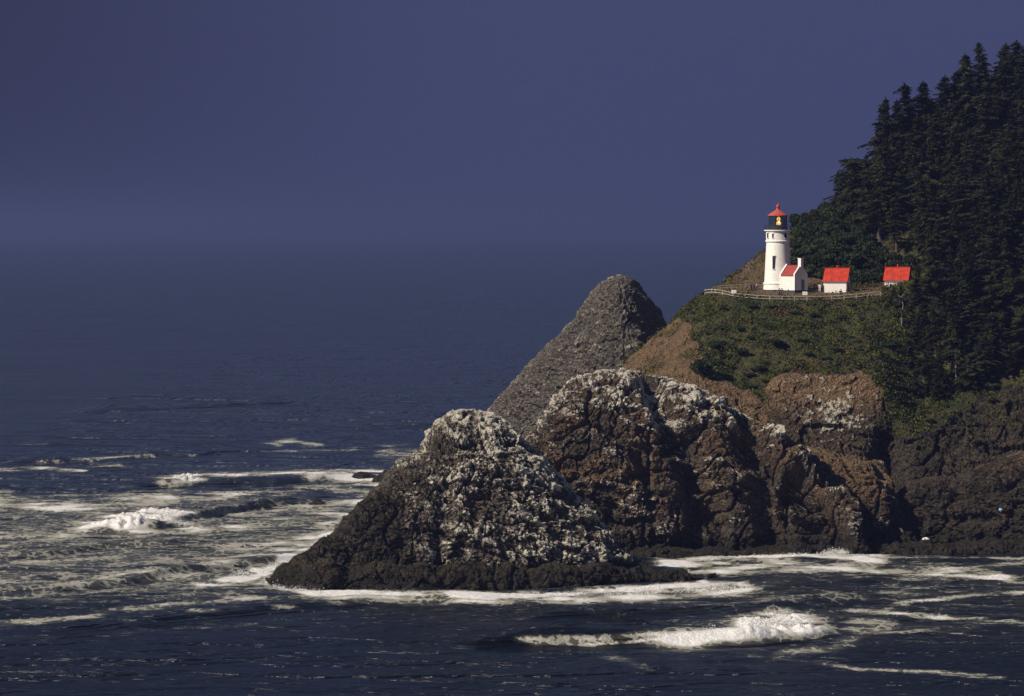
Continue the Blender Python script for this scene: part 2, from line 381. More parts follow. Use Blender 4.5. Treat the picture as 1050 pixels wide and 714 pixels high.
def build_sea():
    xs = spaced(-14000, -112, 122, 14000, 0.36, 1.10)
    ys = spaced(-3000, 612, 1010, 60000, 0.62, 1.012)
    X, Y = np.meshgrid(xs, ys, indexing='ij')
    near = (smooth(-160, -120, X) * smooth(170, 130, X) * smooth(560, 610, Y) * smooth(2600, 1400, Y))
    # warp a little, so crests meander
    wob = 5.5 * fbm(X / 26, Y / 60, 0 * X + 3, 3)
    H = 0.26 * fbm(X / 16, Y / 8, 0 * X, 4) + 0.08 * ridged(X / 4.5, Y / 2.2, 0 * X + 9, 3)
    H = H * (0.3 + 0.7 * near) + near * 0.5 * fbm((X + .5 * Y) / 42, Y / 19, 0 * X + 2, 2)
    far_sw = 0.6 * perlin(X / 160, Y / 42, 0 * X + 5) * smooth(900, 1300, Y) * smooth(9000, 3000, Y)
    H = H + far_sw
    px0, py0 = proj(X, Y, 0 * X)
    for pts, amp, wf, wb in CRESTS:
        p = np.array(pts, float); cx, cy = W(p[:, 0], p[:, 1] - 0)
        o = np.argsort(cx); yc = np.interp(X, cx[o], cy[o]) + wob
        span = cx.max() - cx.min()
        tap = smooth(cx.min() - .02 * span, cx.min() + 0.22 * span, X) * smooth(cx.max() + .02 * span, cx.max() - 0.2 * span, X)
        # crest sits ~ wf behind the foot
        t = Y - (yc + wf * 0.8)
        sh = np.where(t < 0, np.exp(-(t / (wf * 0.5)) ** 2), np.exp(-(t / wb) ** 2))
        H = H + amp * tap * sh * (0.9 + 0.55 * perlin(X / 9, Y / 30, 0 * X + 1)) - 0.25 * amp * tap * np.exp(-((t + wf * 1.5) / (wf)) ** 2)
    # foam amount, evaluated where it lies on the water
    px, py = proj(X, Y, H)
    fm = np.zeros(X.shape)
    sel = (px > -60) & (px < 1150) & (py > 440) & (py < 730) & (Y > 500)
    sx, sy = px[sel], py[sel]
    wx = 12 * fbm(X[sel] / 12, Y[sel] / 20, 0 * X[sel], 3); wy = 3.2 * fbm(X[sel] / 9, Y[sel] / 18, 0 * X[sel] + 4, 4)
    stm = np.clip(0.85 + 0.75 * fbm(X[sel] / 10, Y[sel] / 16, 0 * X[sel] + 8, 3), .25, 1.25)
    acc = np.zeros(sx.shape)
    for pts, hy, st in FOAM:
        hy = hy * 1.05; d = poly_dist(sx + wx, sy + wy * min(1, hy / 5), pts, hy)
        acc = np.maximum(acc, min(st, 1.9) * stm * np.exp(-(d ** 2) * 0.55))
    # general foaminess of the surf zone
    base = 0.66 * smooth(495, 520, sy) * smooth(640, 600, sy) * smooth(420, 330, sx)
    base = np.maximum(base, 0.38 * smooth(600, 720, sx) * smooth(700, 640, sy) * smooth(565, 580, sy))
    base = np.maximum(base, 0.28 * smooth(460, 480, sy) * smooth(690, 630, sy))
    acc = np.maximum(acc, base)
    fm[sel] = acc
    wh = smooth(1.35, 1.9, fm)
    if wh.any():
        ms = fm > 1.2
        d1, d2, _ = worley(X[ms] / 1.5, Y[ms] / 2.0, 0 * X[ms])
        b = np.zeros(X.shape); brk = np.zeros(X.shape)
        for pp, rx, ry in (((150, 533), 60, 12), ((188, 491), 22, 6), ((795, 641), 45, 13)): brk = np.maximum(brk, np.exp(-(((px - pp[0]) / rx) ** 2 + ((py - pp[1]) / ry) ** 2)))
        b[ms] = 0; b[ms] = (0.6 - d1) * 0.3 + 1.1 * fbm(X[ms] / 1.3, Y[ms] / 2.0, 0 * X[ms], 5, gain=.6)
        H = H + b * (0.12 * smooth(1.0, 1.9, fm) + 0.75 * wh * brk) + 0.35 * wh * brk
    fade = smooth(-165, -128, X) * smooth(185, 140, X)
    H = H * fade + far_sw * (1 - fade)
    V = np.stack([X, Y, H], -1)
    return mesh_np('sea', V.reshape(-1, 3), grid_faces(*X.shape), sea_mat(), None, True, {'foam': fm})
def sea_mat():
    t = NT('sea_water')
    fa = t.attr('foam')
    st = t.mapv((0.30, 0.16, 0.3)); stx = t.mapv((0.10, 0.22, 0.2))
    n_a = t.noise(1.0, 8, 0.68, st, 0.6); n_b = t.noise(1.0, 6, 0.62, stx, 0.8); n_c = t.noise(1.0, 6, 0.7, t.mapv((1.1, 0.6, 1)))
    nn = t.math('ADD', t.math('MULTIPLY', n_a, 0.5), t.math('MULTIPLY', n_b, 0.5))
    nn = t.math('ADD', nn, t.math('MULTIPLY', t.math('SUBTRACT', n_c, 0.5), 0.30))
    lace = t.ramp(t.voro(0.55, t.mapv((1, .55, 1)), feature='DISTANCE_TO_EDGE'), 0.22, 0.0)
    nn = t.math('ADD', nn, t.math('MULTIPLY', t.math('SUBTRACT', lace, 0.35), 0.11))
    # threshold drops as the foam amount rises
    th = t.math('MULTIPLY_ADD', fa, -0.23, 0.69)
    f = t.ramp(t.math('SUBTRACT', nn, th), -0.015, 0.05)
    f = t.math('MULTIPLY', f, t.ramp(fa, 0.02, 0.9, 0.0, 1.0))
    veil = t.math('MULTIPLY', t.ramp(t.math('SUBTRACT', n_b, t.math('MULTIPLY_ADD', fa, -0.25, 0.62)), -0.12, 0.12), t.ramp(fa, 0.15, 0.9, 0.0, 0.30))
    f = t.math('MAXIMUM', f, t.math('MULTIPLY', veil, t.ramp(n_c, 0.3, 0.6, 0.35, 1.0)))
    aged = t.ramp(t.math('ADD', fa, t.math('MULTIPLY', n_c, 0.6)), 1.3, 1.95)
    fc = t.mix(aged, (0.37, 0.355, 0.29), (0.82, 0.80, 0.78))
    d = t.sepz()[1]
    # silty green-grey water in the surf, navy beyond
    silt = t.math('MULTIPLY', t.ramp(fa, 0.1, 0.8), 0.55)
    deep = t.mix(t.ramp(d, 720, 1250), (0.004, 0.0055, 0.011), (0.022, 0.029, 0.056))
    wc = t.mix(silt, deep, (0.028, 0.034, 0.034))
    n1 = t.noise(1.0, 5, 0.6, t.mapv((0.35, 0.9, 1))); n2 = t.noise(1.0, 5, 0.6, t.mapv((0.03, 0.075, 1))); n3 = t.noise(1.0, 4, 0.6, t.mapv((0.004, 0.013, 1)))
    hgt = t.math('ADD', t.math('ADD', t.math('MULTIPLY', n1, 0.6), t.math('MULTIPLY', n2, 2.4)), t.math('MULTIPLY', n3, 13.0))
    hgt = t.math('ADD', hgt, t.math('MULTIPLY', t.noise(1.0, 4, 0.6, t.mapv((0.009, 0.032, 1), rot=(0, 0, 0.12))), 9.0))
    hgt = t.math('ADD', hgt, t.math('MULTIPLY', t.noise(1.0, 4, 0.6, t.mapv((0.0012, 0.0052, 1))), 30.0))
    nm = t.bump(hgt, 1.0, 1.0)
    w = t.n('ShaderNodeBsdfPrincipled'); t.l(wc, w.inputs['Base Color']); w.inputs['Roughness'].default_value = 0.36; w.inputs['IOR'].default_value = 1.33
    w.inputs['Specular IOR Level'].default_value = 0.5; t.l(nm, w.inputs['Normal'])
    fb = t.bump(t.noise(1.4, 6, 0.7), 0.9, 0.5)
    fo = t.n('ShaderNodeBsdfPrincipled'); t.l(fc, fo.inputs['Base Color']); fo.inputs['Roughness'].default_value = 0.9; fo.inputs['Specular IOR Level'].default_value = 0.1; t.l(fb, fo.inputs['Normal'])
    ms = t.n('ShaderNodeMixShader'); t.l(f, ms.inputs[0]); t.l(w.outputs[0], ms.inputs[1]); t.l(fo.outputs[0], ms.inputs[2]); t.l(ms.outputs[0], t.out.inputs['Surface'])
    return t.m
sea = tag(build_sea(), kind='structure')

# ------------------------------------------------------------------ headland
UT = [540, 600, 640, 680, 720, 740, 760, 800, 815, 850, 900, 940, 1000, 1050, 1150, 1330]
def tab(**k): return k
def ti(u, us, vs): return np.interp(u, us, vs)
def build_headland():
    us = np.concatenate([np.arange(540, 1060, 0.9), np.arange(1060, 1340, 3.0)])
    rows = []
    def row(upy, ud, sm=8):
        py = gsm(np.interp(us, [a for a, b in upy], [b for a, b in upy]), sm)
        d = gsm(np.interp(us, [a for a, b in ud], [b for a, b in ud]), sm)
        return P(us, py, d)
    def zrow(z, ud):
        d = gsm(np.interp(us, [a for a, b in ud], [b for a, b in ud]), 8)
        p = P(us, 500, d); p[:, 2] = z; p[:, 0] = (us - 525) / F * (d * CA + 59 * SA); return p
    rows.append((zrow(-4, [(540, 940), (640, 930), (900, 926), (960, 918), (1050, 909), (1150, 900), (1330, 880)]), 0))
    rows.append((zrow(-0.5, [(540, 944), (640, 934), (900, 930), (960, 922), (1050, 913), (1150, 905), (1330, 885)]), 8))
    rows.append((row([(540, 520), (900, 512), (940, 515), (1050, 500), (1330, 490)], [(540, 952), (900, 938), (940, 938), (1050, 933), (1330, 915)]), 70))
    rows.append((row([(540, 505), (600, 450), (640, 405), (680, 395), (720, 408), (780, 412), (800, 392), (850, 384), (900, 392), (940, 440), (1000, 425), (1050, 395), (1150, 380), (1330, 370)],
                     [(540, 965), (640, 962), (700, 950), (850, 951), (940, 946), (1050, 950), (1330, 940)]), 90))
    rows.append((row([(540, 505), (600, 440), (640, 392), (680, 368), (720, 352), (760, 350), (850, 345), (900, 348), (940, 370), (1000, 350), (1050, 335), (1150, 320), (1330, 300)],
                     [(540, 980), (640, 978), (720, 966), (850, 967), (1050, 966), (1330, 966)]), 60))
    rows.append((row([(540, 490), (600, 420), (640, 373), (680, 337), (700, 319), (720, 302), (745, 302), (760, 304), (800, 305.5), (850, 306), (900, 303), (940, 300), (1000, 282), (1050, 270), (1150, 250), (1330, 230)],
                     [(540, 1000), (700, 988), (720, 986), (800, 985), (1050, 985), (1330, 990)], 4), 50))
    rows.append((row([(540, 510), (600, 430), (640, 381), (680, 343), (720, 302), (730, 300), (745, 299), (760, 297.5), (800, 297.3), (850, 298), (900, 296), (940, 288), (1000, 255), (1050, 235), (1150, 210), (1330, 180)],
                     [(540, 1015), (700, 1002), (1330, 1002)], 4), 24))
    rows.append((row([(540, 530), (600, 450), (640, 392), (680, 350), (720, 306), (735, 297), (745, 293), (760, 291.5), (800, 291), (850, 290), (900, 287), (940, 272), (1000, 225), (1050, 200), (1150, 170), (1330, 140)],
                     [(540, 1030), (720, 1015), (760, 1022), (1330, 1022)], 4), 24))
    rows.append((row([(600, 480), (640, 410), (680, 360), (720, 312), (740, 293), (760, 282), (800, 266), (850, 248), (900, 225), (940, 203), (1000, 170), (1050, 150), (1150, 115), (1330, 80)],
                     [(540, 1045), (720, 1026), (760, 1040), (1330, 1044)], 5), 50))
    rows.append((row([(600, 500), (640, 430), (680, 372), (720, 320), (742, 287), (760, 272), (775, 262), (800, 246), (815, 238), (850, 218), (880, 196), (900, 178), (940, 152), (1000, 118), (1050, 92), (1150, 60), (1330, 20)],
                     [(540, 1060), (720, 1036), (760, 1056), (815, 1062), (1330, 1072)], 5), 50))
    last = rows[-1][0].copy(); last[:, 1] += 35; last[:, 0] *= 1.03; last[:, 2] = last[:, 2] * 0.92 - 4; rows.append((last, 14))
    last = rows[-1][0].copy(); last[:, 1] += 80; last[:, 0] *= 1.08; last[:, 2] = last[:, 2] * 0.3 - 6; rows.append((last, 20))
    last = rows[-1][0].copy(); last[:, 1] += 10; last[:, 2] = -6; rows.append((last, 3))
    pts = []; kinds = []
    for i in range(len(rows) - 1):
        a, b = rows[i][0], rows[i + 1][0]; n = rows[i + 1][1]
        for j in range(n):
            t = j / n; pts.append(a * (1 - t) + b * t); kinds.append(i + t)
    pts.append(rows[-1][0]); kinds.append(len(rows) - 1)
    V = np.stack(pts, 1)              # (u, v, 3)
    V[..., 2] = np.where(us[:, None] < 590, -6 + (V[..., 2] + 6) * smooth(540, 590, us)[:, None], V[..., 2])
    # round the fold lines
    K = np.array(kinds)
    for _ in range(5):
        V[:, 1:-1] = 0.25 * V[:, :-2] + 0.5 * V[:, 1:-1] + 0.25 * V[:, 2:]
    U = np.repeat(us[:, None], V.shape[1], 1); KK = np.repeat(K[None, :], V.shape[0], 0)
    px, py = proj(V[..., 0], V[..., 1], V[..., 2])
    x, y, z = V[..., 0], V[..., 1], V[..., 2]
    # ---- masks
    n_e = fbm(x / 6, y / 6, z / 6, 4)
    qx, qy = px + n_e * 9, py + n_e * 7 + 4 * perlin(x / 1.7, y / 1.7, z / 1.7)
    front = KK < 5.0
    scar = in_poly(qx, qy, [(800, 386), (815, 381), (850, 383), (885, 380), (897, 395), (902, 420), (905, 470), (880, 520), (780, 520), (770, 440), (780, 415)]) & front
    left_bare = in_poly(qx, qy, [(530, 560), (600, 400), (640, 365), (690, 322), (705, 330), (712, 350), (735, 385), (775, 405), (790, 430), (770, 520)]) & front
    rock_r = in_poly(qx, qy, [(900, 400), (918, 440), (940, 452), (965, 440), (985, 425), (1005, 408), (1030, 402), (1150, 390), (1340, 380), (1340, 620), (900, 620)]) & front
    low = (py > 470) & front
    soil = np.where(scar, 0.80 * smooth(440, 400, qy) * (.7 + .5 * smooth(-.3, .4, n_e)) + 0.45 * smooth(455, 480, qy) + 0.2, 0.0)
    soil = np.maximum(soil, np.where(left_bare, 0.9, 0.0))
    veg = np.where(scar | rock_r | low, 0.0, 1.0)
    veg = np.where(left_bare, 0.45 * smooth(0.1, 0.8, n_e), veg)
    soil = np.where((~scar) & (~left_bare) & (~rock_r), 0.25, soil)
    # terrace: dry grass/gravel, back-left slope bare brown
    terr = (KK > 5.0) & (KK < 7.15) & (px > 715) & (px < 905)
    terr &= ~((px > 866) & (KK > 6.1))
    soil = np.where(terr, 1.0, soil); veg = np.where(terr, 0.12, veg)
    bslope = (KK > 7.15) & (px < 838) & (px > 700)
    soil = np.where(bslope, 0.75, soil); veg = np.where(bslope, 0.55 * smooth(0.2, -0.4, perlin(x / 4, y / 9, z / 4)) + .1, veg)
    guano = np.where(scar, 1.0 * np.exp(-(((px - 856) / 32) ** 2 + ((py - 425) / 27) ** 2)) * 1.15 + 0.3, 0.03)
    veg = np.where(rock_r, 0.35 * smooth(0.1, 0.5, fbm(x / 5, y / 5, z / 3, 3)) * smooth(480, 430, py), veg)
    # ---- displacement
    N = normals_grid(V)
    if N[len(us) // 2, 100, 1] > 0: N = -N
    rocky = np.clip(1 - veg, 0, 1) * (~terr) * (~bslope)
    for _ in range(3):
        rocky[1:-1, 1:-1] = (rocky[:-2, 1:-1] + rocky[2:, 1:-1] + rocky[1:-1, :-2] + rocky[1:-1, 2:]) / 4
    tmask = np.where((KK > 4.8) & (KK < 7.1) & (px > 712) & (px < 925), 0.0, 1.0)
    for _ in range(6): tmask[:, 1:-1] = (tmask[:, :-2] + tmask[:, 2:]) / 2
    edgem = smooth(0, 10, np.abs(py - 303))  # keep terrace lip crisp
    wv = .5 * fbm(x / 2, y / 2, z / 2, 2)
    f0 = facets(x / 5 + .3 * wv, y / 5, (z + .3 * x) / 3.2); f1 = facets(x / 2 + wv, y / 2, (z + .3 * x) / 1.3); f2 = facets(x / .9, y / .9, z / .65)
    big = ridged(x / 17, y / 24, z / 26, 3)
    gully = fbm(x / 11, y / 22, z / 30, 3)
    disp = rocky * (1 - .55 * np.clip(soil, 0, 1)) * (1.6 * big + 0.8 * f0 + 0.4 * f1 + 0.22 * f2 - .9 * (1 - np.clip(soil, 0, 1)) * np.exp(-(perlin(x / 6, y / 6, z / 8) / .06) ** 2) + 0.3 * fbm(x / 1.3, y / 1.3, z / 1.3, 3))
    disp += (1 - rocky) * (0.9 * gully + 0.35 * fbm(x / 2.5, y / 2.5, z / 2.5, 3))
    sil = smooth(1.0, 0.0, np.clip((718 - px) / 10, 0, 1))
    cave = np.exp(-(((px - 908) / 17) ** 2 + ((py - 500) / 45) ** 2)) * front
    disp = disp - 11 * cave
    V = V + N * (disp * tmask)[..., None]
    # deep shadowed ravine between scar and right-hand slab
    knob = np.clip(0.5 + 0.5 * f1 + 0.5 * f2, 0, 1)
    o = mesh_np('headland', V.reshape(-1, 3), grid_faces(*V.shape[:2]), MAT['cliff'], None, False,
                {'soil': soil, 'veg': veg, 'guano': guano, 'knob': knob})
    return o, V, N, KK, px, py, veg
headland, HV, HN, HK, HPX, HPY, HVEG = build_headland()
tag(headland, kind='structure')
HPX2, HPY2 = proj(HV[..., 0], HV[..., 1], HV[..., 2])
def on_head(px, py, k0=4.9, k1=10.0):
    m = (HK >= k0) & (HK <= k1)
    d = np.where(m, (HPX2 - px) ** 2 + (HPY2 - py) ** 2, 1e9); i = np.unravel_index(np.argmin(d), d.shape)
    return Vector(HV[i])
def ground_z(x, y):
    d = (HV[..., 0] - x) ** 2 + (HV[..., 1] - y) ** 2 + np.where(HK < 4.5, 1e6, 0); i = np.unravel_index(np.argmin(d), d.shape)
    return float(HV[i][2])

# ------------------------------------------------------------------ free-standing rocks
def rock_mesh(name, sil, dpts, Rf, Rb, mat, parent=None, zb=-3.0, ef=0.8, ez=0.85, seed=0.0, res=0.22, nf=300, nb=70,
              big=1.3, med=0.8, fine=0.35, gullies=(), soilf=None, guanof=None, wetf=None, sc=1.0, smp=4, widefoot=0.0, tilt=0.0):
    """sil: silhouette pixels left to right; dpts: (px, depth) of the crest; Rf/Rb front/back half depth in m.
    gullies: (list of (px,py), width m, depth m)"""
    sil = np.array(sil, float); L = np.concatenate([[0], np.cumsum(np.hypot(np.diff(sil[:, 0]), np.diff(sil[:, 1])))])
    total = L[-1] * 0.17; n = int(total / res); s = np.linspace(0, L[-1], n)
    px = gsm(np.interp(s, L, sil[:, 0]), smp); py = gsm(np.interp(s, L, sil[:, 1]), smp)
    d = gsm(np.interp(px, [a for a, b in dpts], [b for a, b in dpts]), int(3.0 / res))
    C = P(px, py, d)
    Hh = C[:, 2] - zb; Hn = np.clip(Hh / Hh.max(), 0.02, 1)
    th = np.concatenate([np.linspace(0, math.pi / 2, nf, endpoint=False), np.linspace(math.pi / 2, math.pi, nb)])
    c, sn = np.cos(th), np.sin(th)
    yf = np.where(c > 0, np.abs(c) ** ef, -np.abs(c) ** ef); zf = np.abs(sn) ** ez
    rf = Rf * Hn ** 0.6; rb = Rb * Hn ** 0.6
    Y = C[:, 1][:, None] - np.where(yf > 0, yf * rf[:, None], yf * rb[:, None])
    Z = zb + Hh[:, None] * zf[None, :]
    X = C[:, 0][:, None] * (Y / C[:, 1][:, None]) + 0 * Z
    xm = X.mean()
    X = xm + (X - xm) * (1 + widefoot * (1 - zf[None, :]))
    V = np.stack([X, Y, Z], -1)
    N = normals_grid(V)
    if N[n // 2, nf // 2, 1] > 0: N = -N
    x, y, z = X + seed, Y + seed * 3, Z
    b = ridged(x / (15 * sc), y / (18 * sc), z / (20 * sc), 3)
    wv = 0.5 * fbm(x / 2, y / 2, z / 2, 2)
    f0 = facets((x + z * .3) / (3.6 * sc), y / (3.6 * sc), (z + wv) / (2.6 * sc)); f1 = facets(x / (1.25 * sc) + wv, y / (1.25 * sc), (z + .4 * x) / (.95 * sc)); f2 = facets(x / (.6 * sc) + 9, y / (.6 * sc), (z + .4 * x) / (.45 * sc))
    fb = fbm(x / 4, y / 4, z / 4, 4)
    st_ = (z * 1.0 + x * .38 + 1.6 * fbm(x / 9, y / 9, z / 9, 3)) / 2.6; st_ = st_ - np.floor(st_); led = np.minimum(st_ * 1.3, (1 - st_) * 5.0)
    crk = np.abs(perlin(x / 5.5, y / 5.5, z / 7.5)); crk2 = np.abs(perlin(x / 2.6 + 7, y / 2.6, (z - x * .6) / 4.0))
    disp = big * (b - 0.3) + med * 0.6 * f0 + med * 0.28 * f1 + fine * 0.6 * f2 + 0.7 * med * fb + med * .5 * led - med * 1.1 * np.exp(-(crk / .06) ** 2) - med * .5 * np.exp(-(crk2 / .07) ** 2)
    knob = None
    knob = np.clip(0.38 + 0.30 * f0 + 0.35 * f1 + 0.35 * f2 + 0.35 * fb + .30 * led + .35 * (b - .3), 0, 1)
    ppx, ppy = proj(X, Y, Z)
    crest = smooth(0.0, 0.35, np.abs(c))[None, :] * 0.55 + 0.45
    disp = disp * crest
    for pts, w, dep in gullies:
        pts = np.array(pts, float); best = np.full(ppx.shape, 1e9)
        for i in range(len(pts) - 1):
            a, q = pts[i], pts[i + 1]; dx, dy = q - a
            tt = np.clip(((ppx - a[0]) * dx + (ppy - a[1]) * dy) / (dx * dx + dy * dy), 0, 1)
            best = np.minimum(best, np.hypot(ppx - a[0] - tt * dx, ppy - a[1] - tt * dy))
        bw = best * 0.175 * (1 + 0.4 * perlin(x / 4, y / 4, z / 4))
        disp = disp - dep * np.exp(-(bw / w) ** 2) * (c > 0)[None, :]
    V = V + N * disp[..., None]
    hgt = (Z - 0) / 30.0
    soil = soilf(ppx, ppy, x, y, z) if soilf else np.zeros(ppx.shape)
    gu = guanof(ppx, ppy, x, y, z) if guanof else np.full(ppx.shape, 0.3)
    return mesh_np(name, V.reshape(-1, 3), grid_faces(n, len(th)), mat, parent, False,
                   {'soil': soil, 'veg': 0 * ppx, 'guano': gu, 'knob': knob, 'wet': wetf(ppx, ppy, x, y, z) if wetf else 0 * ppx}), V

def px_noise(x, y, z, s): return fbm(x / s, y / s, z / s, 3)
# near rock
near_root = empty('sea_rock', (W(480, 600)[0], 830, 0))
tag(near_root, 'lowest and nearest sea rock, cone with a rounded white guano-covered dome standing in the surf', 'rock', 'bird rocks off the headland')
def g_near(px, py, x, y, z):
    n = px_noise(x, y, z, 5)
    g = 0.95 * smooth(475, 440, py + n * 12) + 0.9 * smooth(455, 520, px + n * 20 + (py - 500) * -0.1) * smooth(600, 570, py)
    g = np.maximum(g, 0.8 * smooth(395, 430, px + n * 15))
    g *= smooth(600, 575, py)
    g *= 1 - 0.75 * smooth(420, 330, px + n * 25)
    return np.clip(g * 1.12, 0.12, 1.15)
def keep(o, root):
    o.parent = root; o.matrix_parent_inverse = Matrix.Translation(-Vector(root.location)); return o
o, V_near = rock_mesh('rock_mass', [(276, 600), (285, 586), (300, 574), (320, 561), (340, 548), (356, 532), (372, 516), (388, 500), (402, 482), (415, 472), (430, 464), (438, 447), (446, 434), (458, 426), (474, 421), (494, 422), (510, 427), (522, 436), (535, 450), (550, 464), (566, 482), (582, 500), (598, 516), (612, 533), (626, 549), (640, 563), (652, 578), (660, 596)],
    [(270, 822), (480, 838), (660, 838)], 17, 17, MAT['rock_near'], None, ef=0.85, ez=0.9, seed=3.1, big=1.0, med=0.85, fine=0.5, guanof=g_near,
    wetf=lambda px, py, x, y, z: np.clip(smooth(455, 405, px - (py - 560) * .5 + 14 * px_noise(x, y, z, 6)) * smooth(492, 520, py + 6 * px_noise(x, y, z, 4)), 0, 1),
    soilf=lambda px, py, x, y, z: 0.5 * smooth(0.2, 0.6, px_noise(x, y, z, 7)) * smooth(530, 480, py) * smooth(420, 450, px),
    gullies=[([(430, 460), (450, 462), (480, 458), (500, 462), (520, 458)], 0.9, 1.1), ([(455, 505), (450, 540), (448, 590)], 1.6, 1.6), ([(360, 545), (352, 595)], 1.8, 1.2)])
keep(o, near_root)
o, _ = rock_mesh('tide_ledge', [(277, 600), (286, 586), (300, 581), (318, 575), (335, 574), (350, 582), (366, 584), (385, 577), (410, 580), (430, 575), (450, 581), (475, 576), (500, 582), (520, 575), (545, 583), (560, 577), (590, 584), (610, 578), (640, 585), (655, 580), (675, 586), (700, 585), (718, 593), (722, 602)],
    [(270, 821), (330, 818), (500, 822), (600, 824), (640, 832), (720, 838)], 7.5, 6, MAT['tide'], None, zb=-2.0, ef=0.6, ez=0.75, seed=8.1, big=1.5, med=0.7, fine=0.2, nf=110, nb=30, smp=3,
    guanof=lambda px, py, x, y, z: 0 * px)
keep(o, near_root)
# middle rock
mid_root = empty('sea_rock', (W(700, 565)[0], 905, 0))
tag(mid_root, 'broad brown and white sea rock with dark vertical gullies, between dome rock and headland', 'rock', 'bird rocks off the headland')
def g_mid(px, py, x, y, z):
    n = px_noise(x, y, z, 5); n2 = px_noise(x + 40, y, z, 9)
    g = 0.9 * smooth(470, 400, py + n * 18 + (px - 640) * -0.12) + 0.45 * smooth(-0.1, 0.5, n2)
    g = np.maximum(g, 0.75 * np.exp(-(((px - 720) / 55) ** 2 + ((py - 425) / 35) ** 2)))
    g *= smooth(570, 545, py)
    g *= 1 - 0.6 * smooth(790, 830, px)
    return np.clip(g, 0.35, 1)
o, _ = rock_mesh('rock_mass', [(520, 575), (530, 500), (540, 455), (550, 444), (560, 428), (572, 408), (585, 394), (600, 386), (620, 382), (645, 381), (668, 387), (690, 392), (710, 399), (730, 408), (745, 416), (760, 427), (780, 434), (800, 441), (815, 455), (835, 473), (855, 489), (872, 503), (882, 518), (884, 545), (888, 575)],
    [(520, 912), (640, 918), (760, 918), (830, 914), (890, 908)], 17, 16, MAT['rock_mid'], None, ef=0.7, ez=0.8, seed=21.7, big=2.2, med=1.0, fine=0.4, guanof=g_mid,
    soilf=lambda px, py, x, y, z: 0.85 * smooth(0.0, 0.4, px_noise(x + 9, y, z, 6)) * smooth(545, 500, py),
    gullies=[([(668, 392), (678, 420), (690, 450), (705, 480), (712, 520), (718, 565)], 2.2, 4.0), ([(712, 455), (722, 500), (740, 540)], 2.2, 2.8), ([(765, 450), (778, 480), (786, 520), (792, 560)], 2.4, 4.5), ([(812, 500), (830, 530), (850, 560)], 3.5, 4.0), ([(655, 470), (668, 520)], 1.0, 1.4), ([(838, 500), (860, 540)], 4.0, 3.5)])
keep(o, mid_root)
o, _ = rock_mesh('tide_ledge', [(640, 578), (650, 566), (690, 563), (715, 566), (735, 560), (750, 566), (790, 560), (830, 557), (870, 560), (900, 559), (940, 560), (990, 558), (1040, 556), (1100, 555), (1110, 572)],
    [(640, 898), (880, 908), (1110, 905)], 6, 6, MAT['tide'], None, zb=-2.0, ef=0.6, ez=0.7, seed=14.1, big=1.6, med=0.7, fine=0.2, nf=90, nb=30, smp=3,
    guanof=lambda px, py, x, y, z: 0 * px)
keep(o, mid_root)
# far stack
far_root = empty('sea_stack', (20, 1130, 0))
tag(far_root, 'tall leaning grey sea stack rising alone behind the other rocks, left of the headland', 'rock', 'bird rocks off the headland')
o, _ = rock_mesh('rock_mass', [(480, 500), (494, 440), (505, 416), (516, 404), (530, 391), (545, 370), (560, 355), (576, 342), (590, 327), (600, 311), (608, 300), (617, 291), (627, 285), (641, 284), (653, 289), (662, 301), (672, 312), (679, 325), (683, 340), (694, 370), (705, 400), (720, 500)],
    [(480, 1150), (560, 1134), (640, 1118), (650, 1116), (680, 1134), (720, 1150)], 20, 20, MAT['rock_far'], None, ef=0.95, ez=1.0, smp=2, seed=55.0, big=1.5, med=0.7, fine=0.55, sc=1.0, res=.28, nf=240, nb=40,
    guanof=lambda px, py, x, y, z: 0.22 + 0.35 * smooth(-.1, .4, px_noise(x, y, z, 6)),
    gullies=[([(650, 292), (648, 320), (640, 350), (630, 400)], 3.0, 1.6)])
keep(o, far_root)
# cliff spur and slab at the foot of the headland
sp = empty('cliff_spur', (W(870, 560)[0], 915, 0))
tag(sp, 'brown earthy rock buttress at the foot of the landslide scar below the lighthouse', 'rock')
o, _ = rock_mesh('rock_mass', [(770, 575), (778, 500), (790, 472), (810, 462), (835, 460), (860, 468), (882, 470), (900, 476), (910, 490), (918, 508), (928, 530), (938, 548), (946, 575)],
    [(770, 925), (900, 922), (946, 914)], 12, 14, MAT['cliff'], None, ef=0.7, ez=0.8, seed=33.0, big=1.6, med=0.8, fine=0.35,
    soilf=lambda px, py, x, y, z: smooth(520, 495, py + 10 * px_noise(x, y, z, 4)) * 0.8, guanof=lambda px, py, x, y, z: 0.22 + 0 * px,
    gullies=[([(905, 480), (918, 520), (925, 560)], 1.5, 1.6)])
keep(o, sp)
sl = empty('rock_slab', (W(1000, 560)[0], 915, 0))
tag(sl, 'long dark grey rock shelf at the right edge of the cove under the wooded cliff', 'rock')
o, _ = rock_mesh('rock_mass', [(905, 575), (912, 530), (925, 503), (940, 493), (955, 490), (975, 492), (995, 488), (1010, 479), (1030, 470), (1050, 464), (1090, 458), (1150, 455), (1190, 470), (1210, 575)],
    [(905, 928), (1000, 921), (1210, 906)], 10, 16, MAT['cliff'], None, ef=0.7, ez=0.65, seed=71.0, big=1.0, med=0.8, fine=0.35, res=0.3,
    soilf=lambda px, py, x, y, z: 0.7 * smooth(0.1, 0.5, px_noise(x, y, z, 4)) * smooth(492, 475, py) * smooth(960, 1000, px), guanof=lambda px, py, x, y, z: 0.03 + 0 * px,
    gullies=[([(925, 515), (980, 512), (1040, 500)], 0.7, 0.9), ([(940, 535), (1040, 530)], 0.8, 0.9)])
keep(o, sl)
